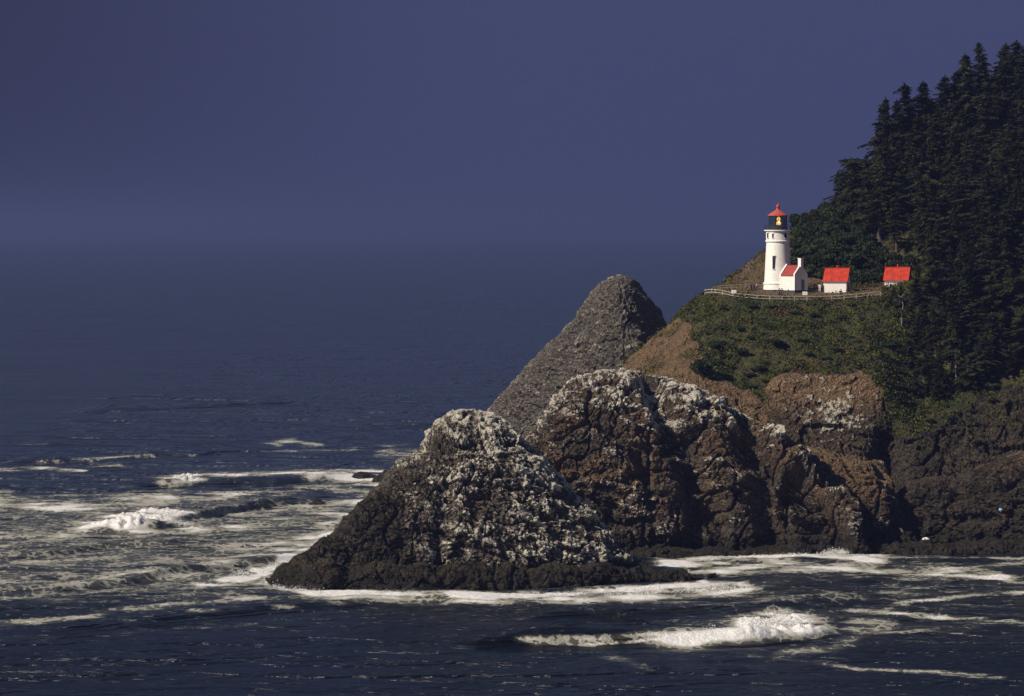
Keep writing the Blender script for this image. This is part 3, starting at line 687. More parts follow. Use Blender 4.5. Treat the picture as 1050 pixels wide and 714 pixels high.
# little offshore rocks
def small_rock(sil, d, Rr, label, seed, group='small rocks awash in the surf'):
    w = W(np.mean([p[0] for p in sil]), max(p[1] for p in sil))
    r, _ = rock_mesh('surf_rock', sil, [(sil[0][0], d), (sil[-1][0], d)], Rr, Rr, MAT['tide'], None, zb=-1.5, ef=0.7, ez=0.7, seed=seed, big=0.5, med=0.5, fine=0.2, nf=60, nb=20, smp=1, res=.25, guanof=lambda px, py, x, y, z: 0 * px)
    return tag(r, label, 'rock', group)
small_rock([(358, 492), (364, 486), (372, 484), (382, 487), (390, 491)], W(375, 490)[1], 4, 'flat dark rock awash left of the dome rock, farther out than the others', 101)
small_rock([(378, 497), (386, 489), (394, 484), (402, 482), (410, 488), (418, 497)], W(400, 494)[1], 5, 'dark jagged rock nearly touching the back of the dome rock', 111)
small_rock([(313, 519), (318, 515), (325, 514), (330, 516), (334, 519)], W(324, 518)[1], 2.5, 'small dark boulder alone in foam left of the dome rock', 121)
small_rock([(372, 606), (385, 602), (398, 601), (408, 606)], W(390, 607)[1], 1.5, 'low black rock in white wash in front of the dome rock ledge', 131)
small_rock([(724, 591), (728, 588), (734, 588), (738, 591)], W(731, 591)[1], 1.2, 'tiny black rock in the foam right of the ledge tip', 141)
small_rock([(706, 573), (720, 565), (738, 561), (750, 566), (757, 572)], W(730, 570)[1], 3.0, 'rounded dark rock at the foot of the middle rock beside the cove foam', 151)


# ------------------------------------------------------------------ paint, glass, leaves
M_WHITE = simple_mat('white_paint', (0.84, 0.81, 0.76), 0.55, 0.08, 0.9)
M_WHITE2 = simple_mat('white_plaster', (0.84, 0.79, 0.74), 0.6, 0.06, 0.7)
M_RED = simple_mat('red_roof', (0.56, 0.045, 0.018), 0.6, 0.35, 1.1)
M_DRED = simple_mat('weathered_red_roof', (0.34, 0.05, 0.04), 0.6, 0.25, 1.6)
M_LRED = simple_mat('lantern_red', (0.50, 0.095, 0.06), 0.5, 0.2, 2.0)
M_GREY = simple_mat('grey_trim', (0.16, 0.17, 0.19), 0.6, 0.1)
M_BASE = simple_mat('dark_blue_plinth', (0.05, 0.055, 0.09), 0.7, 0.1)
M_DARK = simple_mat('dark_opening', (0.012, 0.012, 0.015), 0.3, 0.1, spec=0.5)
M_IRON = simple_mat('dark_iron', (0.03, 0.035, 0.04), 0.4, 0.2, spec=0.5)
M_MAROON = simple_mat('maroon_door', (0.12, 0.03, 0.035), 0.6, 0.1)
M_FENCE = simple_mat('fence_wood', (0.55, 0.52, 0.44), 0.8, 0.3, 2.0)
M_OLDWOOD = simple_mat('weathered_wood', (0.22, 0.19, 0.15), 0.85, 0.3, 2.0)
tg = NT('lantern_glass')
g1 = tg.n('ShaderNodeBsdfPrincipled'); g1.inputs['Base Color'].default_value = (0.03, 0.055, 0.06, 1); g1.inputs['Roughness'].default_value = 0.05
g2 = tg.n('ShaderNodeBsdfTransparent'); g2.inputs[0].default_value = (0.75, 0.85, 0.85, 1); gm_ = tg.n('ShaderNodeMixShader'); gm_.inputs[0].default_value = 0.6
tg.l(g1.outputs[0], gm_.inputs[1]); tg.l(g2.outputs[0], gm_.inputs[2]); tg.l(gm_.outputs[0], tg.out.inputs[0]); M_GLASS = tg.m
tl = NT('lamp_light'); zz = tl.n('ShaderNodeEmission'); zz.inputs[0].default_value = (1.0, 0.42, 0.08, 1); zz.inputs[1].default_value = 2.6
tl.l(zz.outputs[0], tl.out.inputs[0]); M_LAMP = tl.m
tb = NT('bulb_light'); zz = tb.n('ShaderNodeEmission'); zz.inputs[0].default_value = (1.0, 0.75, 0.4, 1); zz.inputs[1].default_value = 5.0
tb.l(zz.outputs[0], tb.out.inputs[0]); M_BULB = tb.m

# ------------------------------------------------------------------ lighthouse
def gz(p, dz=0.0): return (p.x, p.y, p.z + dz)
tower_p = P(798, 297.3, 1000.0); BZ = float(tower_p[2]) - 0.5
lh = empty('lighthouse', (float(tower_p[0]), 1001.5, BZ))
tag(lh, 'white round lighthouse with red lantern roof and lit lamp, with its workroom attached', 'lighthouse')
def cyl_window(root, ang, r, z0, z1, w, name='window', mat=M_DARK, frame=True):
    c = Vector((math.cos(ang), math.sin(ang), 0)); t = Vector((-c.y, c.x, 0))
    rot = Matrix((( c.x, t.x, 0), (c.y, t.y, 0), (0, 0, 1)))
    m = MB(); m.box(c * (r - 0.02) + Vector((0, 0, (z0 + z1) / 2)), (0.16, w, z1 - z0), rot); o = m.build(name, mat, root)
    if frame:
        f = MB(); f.box(c * (r + 0.0) + Vector((0, 0, z0 - 0.07)), (0.26, w + 0.2, 0.12), rot); f.build('sill', M_WHITE, o)
        f = MB(); f.box(c * (r + 0.0) + Vector((0, 0, z1 + 0.07)), (0.24, w + 0.2, 0.12), rot); f.build('lintel', M_WHITE, o)
    return o
TH = 0.5
m = MB(); m.lathe([(3.02, -2.0), (3.02, 0.5), (2.98, 0.52)], 48); m.build('plinth', M_BASE, lh)
m = MB(); m.lathe([(2.98, 0.52), (2.95, 0.55), (2.86, 1.5), (2.98, 1.62), (2.98, 1.86), (2.80, 1.98), (2.74, 2.1), (2.36, 9.5), (2.30, 10.0)], 64)
m.build('tower', M_WHITE, lh, False)
m = MB(); m.lathe([(2.30, 10.0), (2.5, 10.1), (2.56, 10.3), (2.46, 10.42), (2.40, 10.45), (2.40, 12.15), (2.62, 12.28), (2.80, 12.34), (2.80, 12.52), (1.6, 12.54)], 64)
m.build('watch_room', M_WHITE, lh)
cyl_window(lh, R(-112), 2.67, 4.7, 7.3, 0.42)
cyl_window(lh, R(-118), 2.42, 10.95, 11.8, 0.3); cyl_window(lh, R(-54), 2.42, 10.9, 11.85, 0.45); cyl_window(lh, R(-150), 2.42, 10.9, 11.9, 0.42)
# gallery railing
m = MB()
for k in range(24):
    a = 2 * math.pi * k / 24; a2 = 2 * math.pi * (k + 1) / 24
    p = Vector((2.68 * math.cos(a), 2.68 * math.sin(a), 0)); q = Vector((2.68 * math.cos(a2), 2.68 * math.sin(a2), 0))
    m.bar(p + Vector((0, 0, 12.5)), p + Vector((0, 0, 13.55)), 0.045, 0.045)
    for zz_ in (13.0, 13.3, 13.55): m.bar(p + Vector((0, 0, zz_)), q + Vector((0, 0, zz_)), 0.04, 0.04)
m.build('gallery_railing', M_IRON, lh)
m = MB(); m.lathe([(1.86, 12.53), (1.90, 12.6), (1.90, 13.15), (1.84, 13.2)], 48); m.build('lantern_wall', M_IRON, lh)
m = MB(); m.lathe([(1.80, 13.2), (1.80, 15.35)], 16); m.build('lantern_glass', M_GLASS, lh)
m = MB()
for k in range(16):
    a = 2 * math.pi * k / 16; a2 = 2 * math.pi * (k + 1) / 16
    p = Vector((1.83 * math.cos(a), 1.83 * math.sin(a), 0)); q = Vector((1.83 * math.cos(a2), 1.83 * math.sin(a2), 0))
    m.bar(p + Vector((0, 0, 13.2)), p + Vector((0, 0, 15.4)), 0.07, 0.07)
    for zz_ in (13.9, 14.6): m.bar(p + Vector((0, 0, zz_)), q + Vector((0, 0, zz_)), 0.04, 0.04)
m.build('glazing_bars', M_IRON, lh)
m = MB(); m.lathe([(0.05, 13.3), (0.55, 13.6), (0.8, 14.1), (0.8, 14.5), (0.55, 15.0), (0.05, 15.2)], 24); m.build('lens', M_GLASS, lh, True)
m = MB(); m.lathe([(0.02, 13.45), (0.42, 13.6), (0.50, 14.05), (0.25, 14.25), (0.30, 14.4), (0.42, 14.7), (0.20, 15.1), (0.02, 15.2)], 16, c=(0.1, -0.55)); l_ = m.build('lamp', M_LAMP, lh, True)
m = MB(); m.lathe([(0.01, 13.75), (0.18, 13.9), (0.18, 14.15), (0.01, 14.3)], 12, c=(0.1, -1.0)); m.build('bulb', M_BULB, l_, True)
m = MB(); m.lathe([(1.7, 15.36), (2.08, 15.38), (2.08, 15.5), (1.3, 16.05), (0.55, 16.5), (0.36, 16.65), (0.34, 16.95), (0.05, 17.0)], 16); rf = m.build('lantern_roof', M_LRED, lh)
m = MB(); m.lathe([(0.03, 16.9), (0.3, 17.0), (0.42, 17.25), (0.3, 17.5), (0.08, 17.6), (0.05, 18.0), (0.01, 18.05)], 16); m.build('ball', M_LRED, rf, True)

# gabled building helper, local axes: x along ridge, y depth (front at -y)
def gabled(root, L, D, wall_h, roof_h, wall, roof, base=True, over=0.25, parapet=False, zb=-1.2, finial=True):
    m = MB(); z0 = 0.25 if base else zb
    prof = [(-L / 2, -D / 2, z0), (-L / 2, D / 2, z0), (-L / 2, D / 2, wall_h), (-L / 2, 0, wall_h + roof_h), (-L / 2, -D / 2, wall_h)]
    m.prism(prof, (L, 0, 0)); w = m.build('wall', wall, root)
    if base:
        m = MB(); m.box((0, 0, (0.25 + zb) / 2), (L + 0.06, D + 0.06, 0.25 - zb)); m.build('plinth', M_BASE, root)
    sl_ = math.hypot(D / 2, roof_h); ang = math.atan2(roof_h, D / 2); ln = L + (0 if parapet else 2 * over) - (0.5 if parapet else 0)
    m = MB()
    for s_ in (-1, 1):
        ey = s_ * (D / 2 + over * math.cos(ang)); ez_ = wall_h - over * math.sin(ang) + 0.06; rz_ = wall_h + roof_h + 0.06
        pts = [(-ln / 2, ey, ez_), (-ln / 2, 0, rz_), (-ln / 2, 0, rz_ + 0.12), (-ln / 2, ey, ez_ + 0.12)]
        m.prism(pts if s_ < 0 else pts[::-1], (ln, 0, 0))
        # standing seams
        nseam = int(ln / 0.55)
        for k in range(nseam + 1):
            xx = -ln / 2 + 0.04 + (ln - 0.08) * k / nseam
            m.bar((xx, ey, ez_ + 0.13), (xx, 0, rz_ + 0.13), 0.05, 0.06)
    m.box((0, 0, wall_h + roof_h + 0.2), (ln, 0.22, 0.1))
    r = m.build('roof', roof, root)
    if not parapet:
        for s_ in (-1, 1): m = MB(); m.box((0, s_ * (D / 2 + 0.1), wall_h - 0.28), (L + 0.1, 0.16, 0.22)); m.build('eave', M_GREY, root)
    if finial:
        m = MB(); m.lathe([(0.16, wall_h + roof_h + 0.15), (0.16, wall_h + roof_h + 0.55), (0.22, wall_h + roof_h + 0.6), (0.18, wall_h + roof_h + 0.72), (0.02, wall_h + roof_h + .78)], 10); m.build('vent_pipe', roof, r)
    return w, r
# workroom: part of the lighthouse
wr_c = P(813.8, 298, 997.6)
wk = empty('workroom', (0, 0, 0)); wk.parent = lh
wk.location = Vector((float(wr_c[0]), 998.0, BZ + 0.15)) - Vector(lh.location); wk.rotation_euler = (0, 0, R(-43))
def wkbuild():
    L, D, wh_, rh_ = 3.9, 3.9, 3.25, 1.9
    m = MB(); z0 = 0.3
    m.prism([(-L / 2 + .1, -D / 2, z0), (-L / 2 + .1, D / 2, z0), (-L / 2 + .1, D / 2, wh_), (-L / 2 + .1, 0, wh_ + rh_), (-L / 2 + .1, -D / 2, wh_)], (L - .2, 0, 0)); m.build('wall', M_WHITE, wk)
    m = MB(); m.box((0, 0, -0.5), (L + 0.1, D + 0.1, 1.6)); m.build('plinth', M_BASE, wk)
    for s_ in (-1, 1):      # raised gable walls with coping
        m = MB(); x0 = s_ * (L / 2 - 0.15); 
        m.prism([(x0 - .17, -D / 2 - .06, z0), (x0 - .17, D / 2 + .06, z0), (x0 - .17, D / 2 + .06, wh_ + .3), (x0 - .17, 0, wh_ + rh_ + .42), (x0 - .17, -D / 2 - .06, wh_ + .3)], (.34, 0, 0))
        g = m.build('gable_wall', M_WHITE, wk)
    m = MB()
    for s_ in (-1, 1):
        m.prism([(-L / 2 + .33, s_ * (D / 2 + .15), wh_ - .08), (-L / 2 + .33, 0, wh_ + rh_ + .02), (-L / 2 + .33, 0, wh_ + rh_ + .14), (-L / 2 + .33, s_ * (D / 2 + .15), wh_ + .04)][::(1 if s_ < 0 else -1)], (L - .66, 0, 0))
    m.build('roof', M_DRED, wk)
    m = MB(); m.box((L / 2 - .1, 0, wh_ + rh_ + .65), (.75, .8, 1.6)); m.box((L / 2 - .1, 0, wh_ + rh_ + 1.5), (.9, .95, .14)); m.build('chimney', M_WHITE, wk)
    m = MB(); m.box((L / 2 + .035, .55, 1.4), (.05, .95, 2.1)); m.build('door', M_GREY, wk)
    m = MB(); m.box((0.2, -D / 2 - .0, 1.9), (.0, .0, .0))
wkbuild()
# sheds
def shed(px, d, row, rz, label, L=4.5, D=4.3):
    p = P(px, row, d); r = empty('oil_house', (float(p[0]), float(p[1]), float(p[2])), rz)
    tag(r, label, 'shed', 'white sheds with red roofs')
    gabled(r, L, D, 2.55, 2.35, M_WHITE2, M_RED, base=False, over=0.3)
    return r
s1 = shed(858.6, 999, 301.0, R(-15), 'white shed with bright red gable roof, standing fully in view beside the lighthouse workroom')
m = MB(); m.box((2.27, 0.2, 1.1), (.06, 1.0, 2.1)); m.build('door', M_GREY, s1)
s2 = shed(920.5, 1003, 300.0, R(-14), 'red-roofed white shed farther right, half hidden by dark trees', L=4.6, D=4.3)
m = MB(); m.box((-2.55, -1.9, 1.05), (.7, .08, 2.0)); m.build('door', M_MAROON, s2)

# ------------------------------------------------------------------ fences
def fence(pxs, label, post_every=2.4, rails=(0.4, 0.95), k0=4.9, k1=7.3, h=1.0, mat=M_FENCE):
    pts = [on_head(a, b, k0, k1) for a, b in pxs]
    root = empty('rail_fence', pts[0]); tag(root, label, 'fence')
    off = -Vector(root.location)
    dist = [0]
    for a, b in zip(pts, pts[1:]): dist.append(dist[-1] + (b - a).length)
    n = max(2, int(dist[-1] / post_every)); pos = []
    for i in range(n + 1):
        s_ = dist[-1] * i / n; j = min(len(pts) - 2, max(0, sum(1 for q in dist[1:] if q < s_)))
        t = (s_ - dist[j]) / max(1e-6, dist[j + 1] - dist[j]); p = pts[j].lerp(pts[j + 1], t); pos.append(p)
    for p in pos:
        q = p + off; m = MB(); m.box((q.x, q.y, q.z + h / 2 - .2), (.11, .11, h + .4)); m.build('post', mat, root)
    for rz_ in rails:
        m = MB()
        for a, b in zip(pos, pos[1:]): m.bar(a + off + Vector((0, -.09, rz_)), b + off + Vector((0, -.09, rz_)), .05, .085)
        m.build('rail', mat, root)
    return pts
fence([(722.5, 301), (728, 301.5), (735, 302), (745, 303.2), (752, 305.5), (760, 307), (780, 308), (800, 308.5), (820, 309), (845, 309), (870, 307.5), (890, 305.5), (903, 304)], 'long pale rail fence curving along the cliff edge in front of the lighthouse', k0=4.4, k1=5.4)
fence([(722.5, 301), (730, 299.5), (740, 297.5), (752, 297), (768, 297), (783, 297)], 'weathered grey rail fence behind the viewing terrace, left of the lighthouse', mat=M_OLDWOOD, rails=(0.5, .95), k0=5.6)
fence([(829, 297.5), (836, 297), (845, 296.5)], 'short dark picket fence between workroom and the first shed', mat=M_GREY, rails=(0.3, 0.6, 0.9, 1.15), post_every=0.8, k0=5.6)
# sign boards on the fence
def sign(px, py, label, w=1.0, h=0.7):
    p = on_head(px, py, 4.9, 5.6); r = empty('notice_board', gz(p)); tag(r, label, 'sign', 'small white notices by the fence')
    m = MB(); m.box((0, -.2, .45 + h / 2), (w, .05, h)); m.build('panel', M_WHITE, r)
    for s_ in (-.35, .35):
        m = MB(); m.box((s_ * w, -.14, .4), (.07, .07, 1.0)); m.build('post', M_OLDWOOD, r)
sign(752, 303.5, 'small white notice board at the bend of the cliff fence, near its left end')
sign(825.3, 305.2, 'small white notice board on the cliff fence below the workroom')

# ------------------------------------------------------------------ people
def skin_mesh(name, verts, edges, radii, mat, parent, sub=1):
    me = bpy.data.meshes.new(name); me.from_pydata(verts, edges, []); o = bpy.data.objects.new(name, me); COL.objects.link(o)
    md = o.modifiers.new('s', 'SKIN'); o.modifiers.new('u', 'SUBSURF').levels = sub
    for i, r in enumerate(radii):
        me.skin_vertices[0].data[i].radius = (r if isinstance(r, tuple) else (r, r)); me.skin_vertices[0].data[i].use_root = (i == 0)
    dg = bpy.context.evaluated_depsgraph_get(); me2 = bpy.data.meshes.new_from_object(o.evaluated_get(dg)); me2.name = name
    o.modifiers.clear(); o.data = me2; me2.materials.clear(); me2.materials.append(mat); bpy.data.meshes.remove(me)
    me2.polygons.foreach_set('use_smooth', [True] * len(me2.polygons)); o.parent = parent; return o
M_SKIN = simple_mat('skin', (0.42, 0.25, 0.17), 0.5, 0.05)
_cm = {}
def cloth(c):
    if c not in _cm: _cm[c] = simple_mat('cloth_%d' % len(_cm), c, 0.85, 0.15, 5)
    return _cm[c]
def person(loc, rz, shirt, trousers, hair, label, pose='stand', hat=None):
    r = empty('person', loc, rz); tag(r, label, 'person', 'visitors around the lighthouse')
    st = 0.16 if pose == 'walk' else 0.03; sq = pose == 'sit'
    # joints
    if sq:
        J = dict(pel=(0, 0, .50), ch=(0, .06, .98), nk=(0, .08, 1.1), hd=(0, .07, 1.24), top=(0, .08, 1.33),
                 hl=(-.1, 0, .48), kl=(-.13, -.42, .52), al=(-.12, -.45, .08), tl=(-.12, -.6, .04), hr=(.1, 0, .48), kr=(.13, -.42, .5), ar=(.12, -.42, .08), tr=(.12, -.57, .04),
                 sl=(-.2, .06, 1.0), el=(-.27, -.1, .78), wl=(-.18, -.32, .6), fl=(-.15, -.38, .56), sr=(.2, .06, 1.0), er=(.27, -.1, .78), wr=(.18, -.32, .6), fr=(.15, -.38, .56))
    else:
        J = dict(pel=(0, 0, .95), ch=(0, .0, 1.36), nk=(0, .01, 1.48), hd=(0, -.01, 1.61), top=(0, 0, 1.70),
                 hl=(-.1, 0, .9), kl=(-.11, -st, .5), al=(-.12, -st * .7, .09), tl=(-.13, -st * .7 - .15, .04), hr=(.1, 0, .9), kr=(.11, st * .5, .5), ar=(.12, st * 1.6, .10), tr=(.13, st * 1.6 - .15, .04),
                 sl=(-.2, 0, 1.38), el=(-.26, .05 + st * .5, 1.12), wl=(-.27, -.08 + st, .88), fl=(-.26, -.12 + st, .79), sr=(.2, 0, 1.38), er=(.26, .04 - st * .5, 1.12), wr=(.27, -.1 - st, .89), fr=(.26, -.15 - st, .80))
    names = ['pel', 'ch', 'nk', 'hd', 'top', 'hl', 'kl', 'al', 'tl', 'hr', 'kr', 'ar', 'tr', 'sl', 'el', 'wl', 'fl', 'sr', 'er', 'wr', 'fr']
    rad = [(.13, .1), (.15, .1), .055, (.085, .1), .05, .085, .06, .042, .035, .085, .06, .042, .035, .06, .043, .032, .035, .06, .043, .032, .035]
    E = [('pel', 'ch'), ('ch', 'nk'), ('nk', 'hd'), ('hd', 'top'), ('pel', 'hl'), ('hl', 'kl'), ('kl', 'al'), ('al', 'tl'), ('pel', 'hr'), ('hr', 'kr'), ('kr', 'ar'), ('ar', 'tr'),
         ('ch', 'sl'), ('sl', 'el'), ('el', 'wl'), ('wl', 'fl'), ('ch', 'sr'), ('sr', 'er'), ('er', 'wr'), ('wr', 'fr')]
    ix = {n_: i for i, n_ in enumerate(names)}
    skin_mesh('body', [J[n_] for n_ in names], [(ix[a], ix[b]) for a, b in E], rad, M_SKIN, r)
    sn_ = ['pel', 'ch', 'sl', 'el', 'sr', 'er']; sr_ = [(.16, .13), (.18, .13), .085, .065, .085, .065]; ix = {n_: i for i, n_ in enumerate(sn_)}
    skin_mesh('shirt', [J[n_] for n_ in sn_], [(0, 1), (1, 2), (2, 3), (1, 4), (4, 5)], sr_, cloth(shirt), r)
    tn_ = ['pel', 'hl', 'kl', 'al', 'hr', 'kr', 'ar']; tr_ = [(.15, .12), .11, .085, .07, .11, .085, .07]
    skin_mesh('trousers', [J[n_] for n_ in tn_], [(0, 1), (1, 2), (2, 3), (0, 4), (4, 5), (5, 6)], tr_, cloth(trousers), r)
    hx = J['hd']; m = MB(); m.lathe([(.118, -.03), (.125, .03), (.105, .09), (.06, .125), (.005, .135)], 12, c=(0, 0)); h_ = m.build('hair', cloth(hair), r, True); h_.location = (hx[0], hx[1] + .025, hx[2] + .005)
    return r
PE = [
    (765.8, 299.0, 5.6, -20, (.03, .04, .09), (.02, .025, .05), 'person in a navy jacket, leftmost of those standing on the open terrace', 'stand'),
    (770.0, 298.6, 5.6, 60, (.10, .10, .13), (.02, .02, .03), 'person in grey top on the terrace, between the navy and white jackets', 'walk'),
    (773.2, 298.2, 5.6, 200, (.04, .05, .10), (.03, .04, .09), 'person in dark blue clothing standing just left of the person in white', 'stand'),
    (776.0, 298.6, 5.6, 90, (.75, .75, .78), (.04, .05, .10), 'person in white top closest to the left side of the tower', 'walk'),
    (766.5, 304.2, 5.1, 0, (.02, .02, .025), (.02, .02, .025), 'person all in black leaning by the cliff fence at the left', 'stand'),
    (798.8, 304.5, 5.15, 10, (.06, .04, .04), (.03, .04, .08), 'person in brown top at the cliff fence below the tower, the left of two', 'stand'),
    (801.6, 304.6, 5.15, -30, (.03, .04, .07), (.02, .02, .03), 'person in dark blue at the cliff fence below the tower, the right of two', 'walk'),
    (835.2, 298.3, 5.7, 40, (.03, .03, .04), (.02, .02, .03), 'person in black between workroom and shed, nearest the workroom', 'stand'),
    (840.2, 299.5, 5.5, 0, (.80, .78, .80), (.70, .68, .66), 'person dressed all in white between workroom and first shed', 'stand'),
    (842.6, 298.7, 5.7, 180, (.04, .04, .06), (.03, .03, .05), 'person in dark jacket standing between the two people in white', 'stand'),
    (844.8, 298.2, 5.7, -60, (.75, .73, .70), (.05, .06, .10), 'person in white top and dark trousers beside the first shed corner', 'walk'),
    (862.2, 303.6, 5.3, 0, (.02, .02, .03), (.02, .02, .03), 'person in black sitting on the grass in front of the first shed', 'sit'),
]
for px_, py_, k_, rz_, c1, c2, lab, pose in PE:
    p = on_head(px_, py_, 4.95, 7.2)
    person(gz(p), R(rz_), c1, c2, (.03, .02, .015), lab, pose)

# ------------------------------------------------------------------ foliage materials
def leaf_mat(name, c1, c2, c3=None):
    t = NT(name); oi = t.n('ShaderNodeObjectInfo')
    n = t.noise(0.55, 4, 0.6); c = t.mix(t.ramp(n, 0.36, 0.64), c1, c2)
    if c3: c = t.mix(t.ramp(t.noise(0.12, 3, 0.6), 0.52, 0.68), c, c3)
    hs = t.n('ShaderNodeHueSaturation'); t.l(c, hs.inputs['Color']); t.l(t.math('MULTIPLY_ADD', oi.outputs['Random'], 0.7, 0.62), hs.inputs['Value'])
    t.l(t.math('MULTIPLY_ADD', oi.outputs['Random'], 0.045, 0.455), hs.inputs['Hue'])
    t.bsdf(hs.outputs[0], 0.75, 0.15); return t.m
M_NEEDLE = leaf_mat('spruce_needles', (0.013, 0.016, 0.006), (0.033, 0.037, 0.012))
M_SALAL = leaf_mat('slope_scrub_leaves', (0.026, 0.042, 0.008), (0.088, 0.125, 0.015), (0.105, 0.082, 0.028))
M_BUSH = leaf_mat('bush_leaves', (0.012, 0.022, 0.008), (0.034, 0.050, 0.014))
M_BARK = simple_mat('bark', (0.10, 0.085, 0.07), 0.9, 0.4, 1.2)
M_SNAG = simple_mat('bleached_wood', (0.20, 0.19, 0.17), 0.9, 0.3, 1.2)

rng = np.random.RandomState(11)
def quads(C, A, B):
    """centres (n,3), half axes A, B (n,3) -> verts, faces"""
    V = np.stack([C - A - B, C + A - B, C + A + B, C - A + B], 1).reshape(-1, 3)
    Fq = np.arange(len(V)).reshape(-1, 4); return V, Fq
def rand_dirs(n, r=rng):
    v = r.normal(size=(n, 3)); return v / np.linalg.norm(v, axis=1)[:, None]
def trunk_mesh(name, mat, parent, h, r0, lean=(0, 0), limbs=(), seed=0):
    rr = np.random.RandomState(seed); m = MB(); n = 8; prev = None; pts = []
    for k in range(n + 1):
        t = k / n; pts.append((lean[0] * t * t + 0.12 * rr.normal() * t, lean[1] * t * t + 0.12 * rr.normal() * t, -0.8 + (h + .8) * t, r0 * (1 - t) ** 0.8 + 0.03))
    b = len(m.v); sg = 7
    for (x, y, z, r) in pts:
        for j in range(sg): a = 2 * math.pi * j / sg; m.v.append((x + r * math.cos(a), y + r * math.sin(a), z))
    for i in range(n):
        for j in range(sg): m.f.append([b + i * sg + j, b + i * sg + (j + 1) % sg, b + (i + 1) * sg + (j + 1) % sg, b + (i + 1) * sg + j])
    for (t, ang, L, up) in limbs:
        z = h * t; x = lean[0] * t * t; y = lean[1] * t * t
        m.bar((x, y, z), (x + L * math.cos(ang), y + L * math.sin(ang), z + up), 0.09, 0.09)
    return m.build(name, mat, parent)
def conifer(h, rad, seed, start=0.12, dens=1.0, lean=(0, 0), flag=0.0, ragged=0.25, name='spruce_tree', round_=False):
    r = np.random.RandomState(seed); root = empty(name)
    C = []; A = []; B = []; limbs = []
    z = h * start
    while z < h * 0.99:
        t = z / h; R_ = rad * ((1 - t) ** 0.95) * 1.12 * (0.55 + 0.45 * min(1, (t - start + .08) / 0.25)) * (1 + ragged * r.normal() * 0.6) + 0.15
        if round_: R_ = rad * math.sqrt(max(.02, 1 - ((t - .5) / .52) ** 2)) * (1 + ragged * r.normal() * .5)
        nb = r.randint(4, 8); a0 = r.rand() * 6.28; R_ *= 1 + ragged * .8 * math.sin(z * 1.9 + seed) 
        for k in range(nb):
            if r.rand() > 0.93 * dens: continue
            a = a0 + 6.283 * k / nb + 0.4 * r.normal(); L = max(.25, R_ * (1 + ragged * r.normal()))
            L *= 1 + flag * math.cos(a)          # wind-flagged towards +x
            if L < .2: continue
            lift = 0.15 * L * (t - 0.35) * 2; droop = 0.28 * L
            limbs.append((t, a, L * .8, lift - droop * .5))
            ns = max(3, int(L / 0.17)); s = (np.arange(ns) + .5) / ns
            w = 0.42 * (1 - s) * L * 0.55 + 0.22
            for side in (-1, -.5, 0, .5, 1):
                jit = r.normal(size=(ns, 3)) * 0.09
                rr = s * L; off = side * w * (0.7 + .3 * r.rand(ns))
                cx = lean[0] * t * t + rr * math.cos(a) - off * math.sin(a); cy = lean[1] * t * t + rr * math.sin(a) + off * math.cos(a)
                cz = z + lift * s - droop * s * s - 0.12 * abs(side) * w
                c = np.stack([cx, cy, cz], 1) + jit; C.append(c)
                da = a + side * 0.7 + 0.3 * r.normal(size=ns); q = 0.10 + 0.10 * r.rand(ns)
                dirv = np.stack([np.cos(da), np.sin(da), -0.35 + 0.25 * r.normal(size=ns)], 1) * (q * 1.4)[:, None]
                per = np.stack([-np.sin(da), np.cos(da), 0.5 * r.normal(size=ns)], 1) * (q * 0.55)[:, None]
                A.append(dirv); B.append(per)
        z += (0.34 + 0.30 * r.rand()) * (1.25 - 0.5 * t)
    # leader
    n = 10; c = np.stack([lean[0] + .06 * r.normal(size=n), lean[1] + .06 * r.normal(size=n), h * (0.95 + 0.07 * np.arange(n) / n)], 1); C.append(c)
    A.append(np.tile([0.03, 0, 0.22], (n, 1))); B.append(rand_dirs(n, r) * .12)
    V, Fq = quads(np.concatenate(C), np.concatenate(A), np.concatenate(B))
    mesh_np('crown', V, Fq, M_NEEDLE, root)
    trunk_mesh('trunk', M_BARK, root, h * .97, 0.022 * h + .05, lean, limbs[::2], seed)
    return root
def bush_obj(rad, h, seed, mat, n=1300, name='bush'):
    r = np.random.RandomState(seed); root = empty(name)
    lob = [(r.normal() * rad * .45, r.normal() * rad * .45, h * (.35 + .4 * r.rand()), rad * (.4 + .35 * r.rand())) for _ in range(7)]
    C = []
    for (x, y, z, q) in lob:
        d = rand_dirs(n // 7, r); d[:, 2] = np.abs(d[:, 2]) * 0.9 - .15; rr = q * (.55 + .5 * r.rand(n // 7))
        C.append(np.array([x, y, z]) + d * rr[:, None] * np.array([1, 1, .8]))
    C = np.concatenate(C); C[:, 2] = np.maximum(C[:, 2], -.3)
    a = rand_dirs(len(C), r); b = np.cross(a, rand_dirs(len(C), r)); s = (.07 + .09 * r.rand(len(C)))[:, None]
    V, Fq = quads(C, a * s, b * s); mesh_np('foliage', V, Fq, mat, root)
    m = MB()
    for k in range(6): a_ = k * 1.05; m.bar((0, 0, -.5), (rad * .5 * math.cos(a_), rad * .5 * math.sin(a_), h * .7), .05, .05)
    m.build('stem', M_BARK, root); return root
def copy_tree(o):
    c = o.copy(); COL.objects.link(c)
    for ch in o.children:
        d = ch.copy(); COL.objects.link(d); d.parent = c
    return c

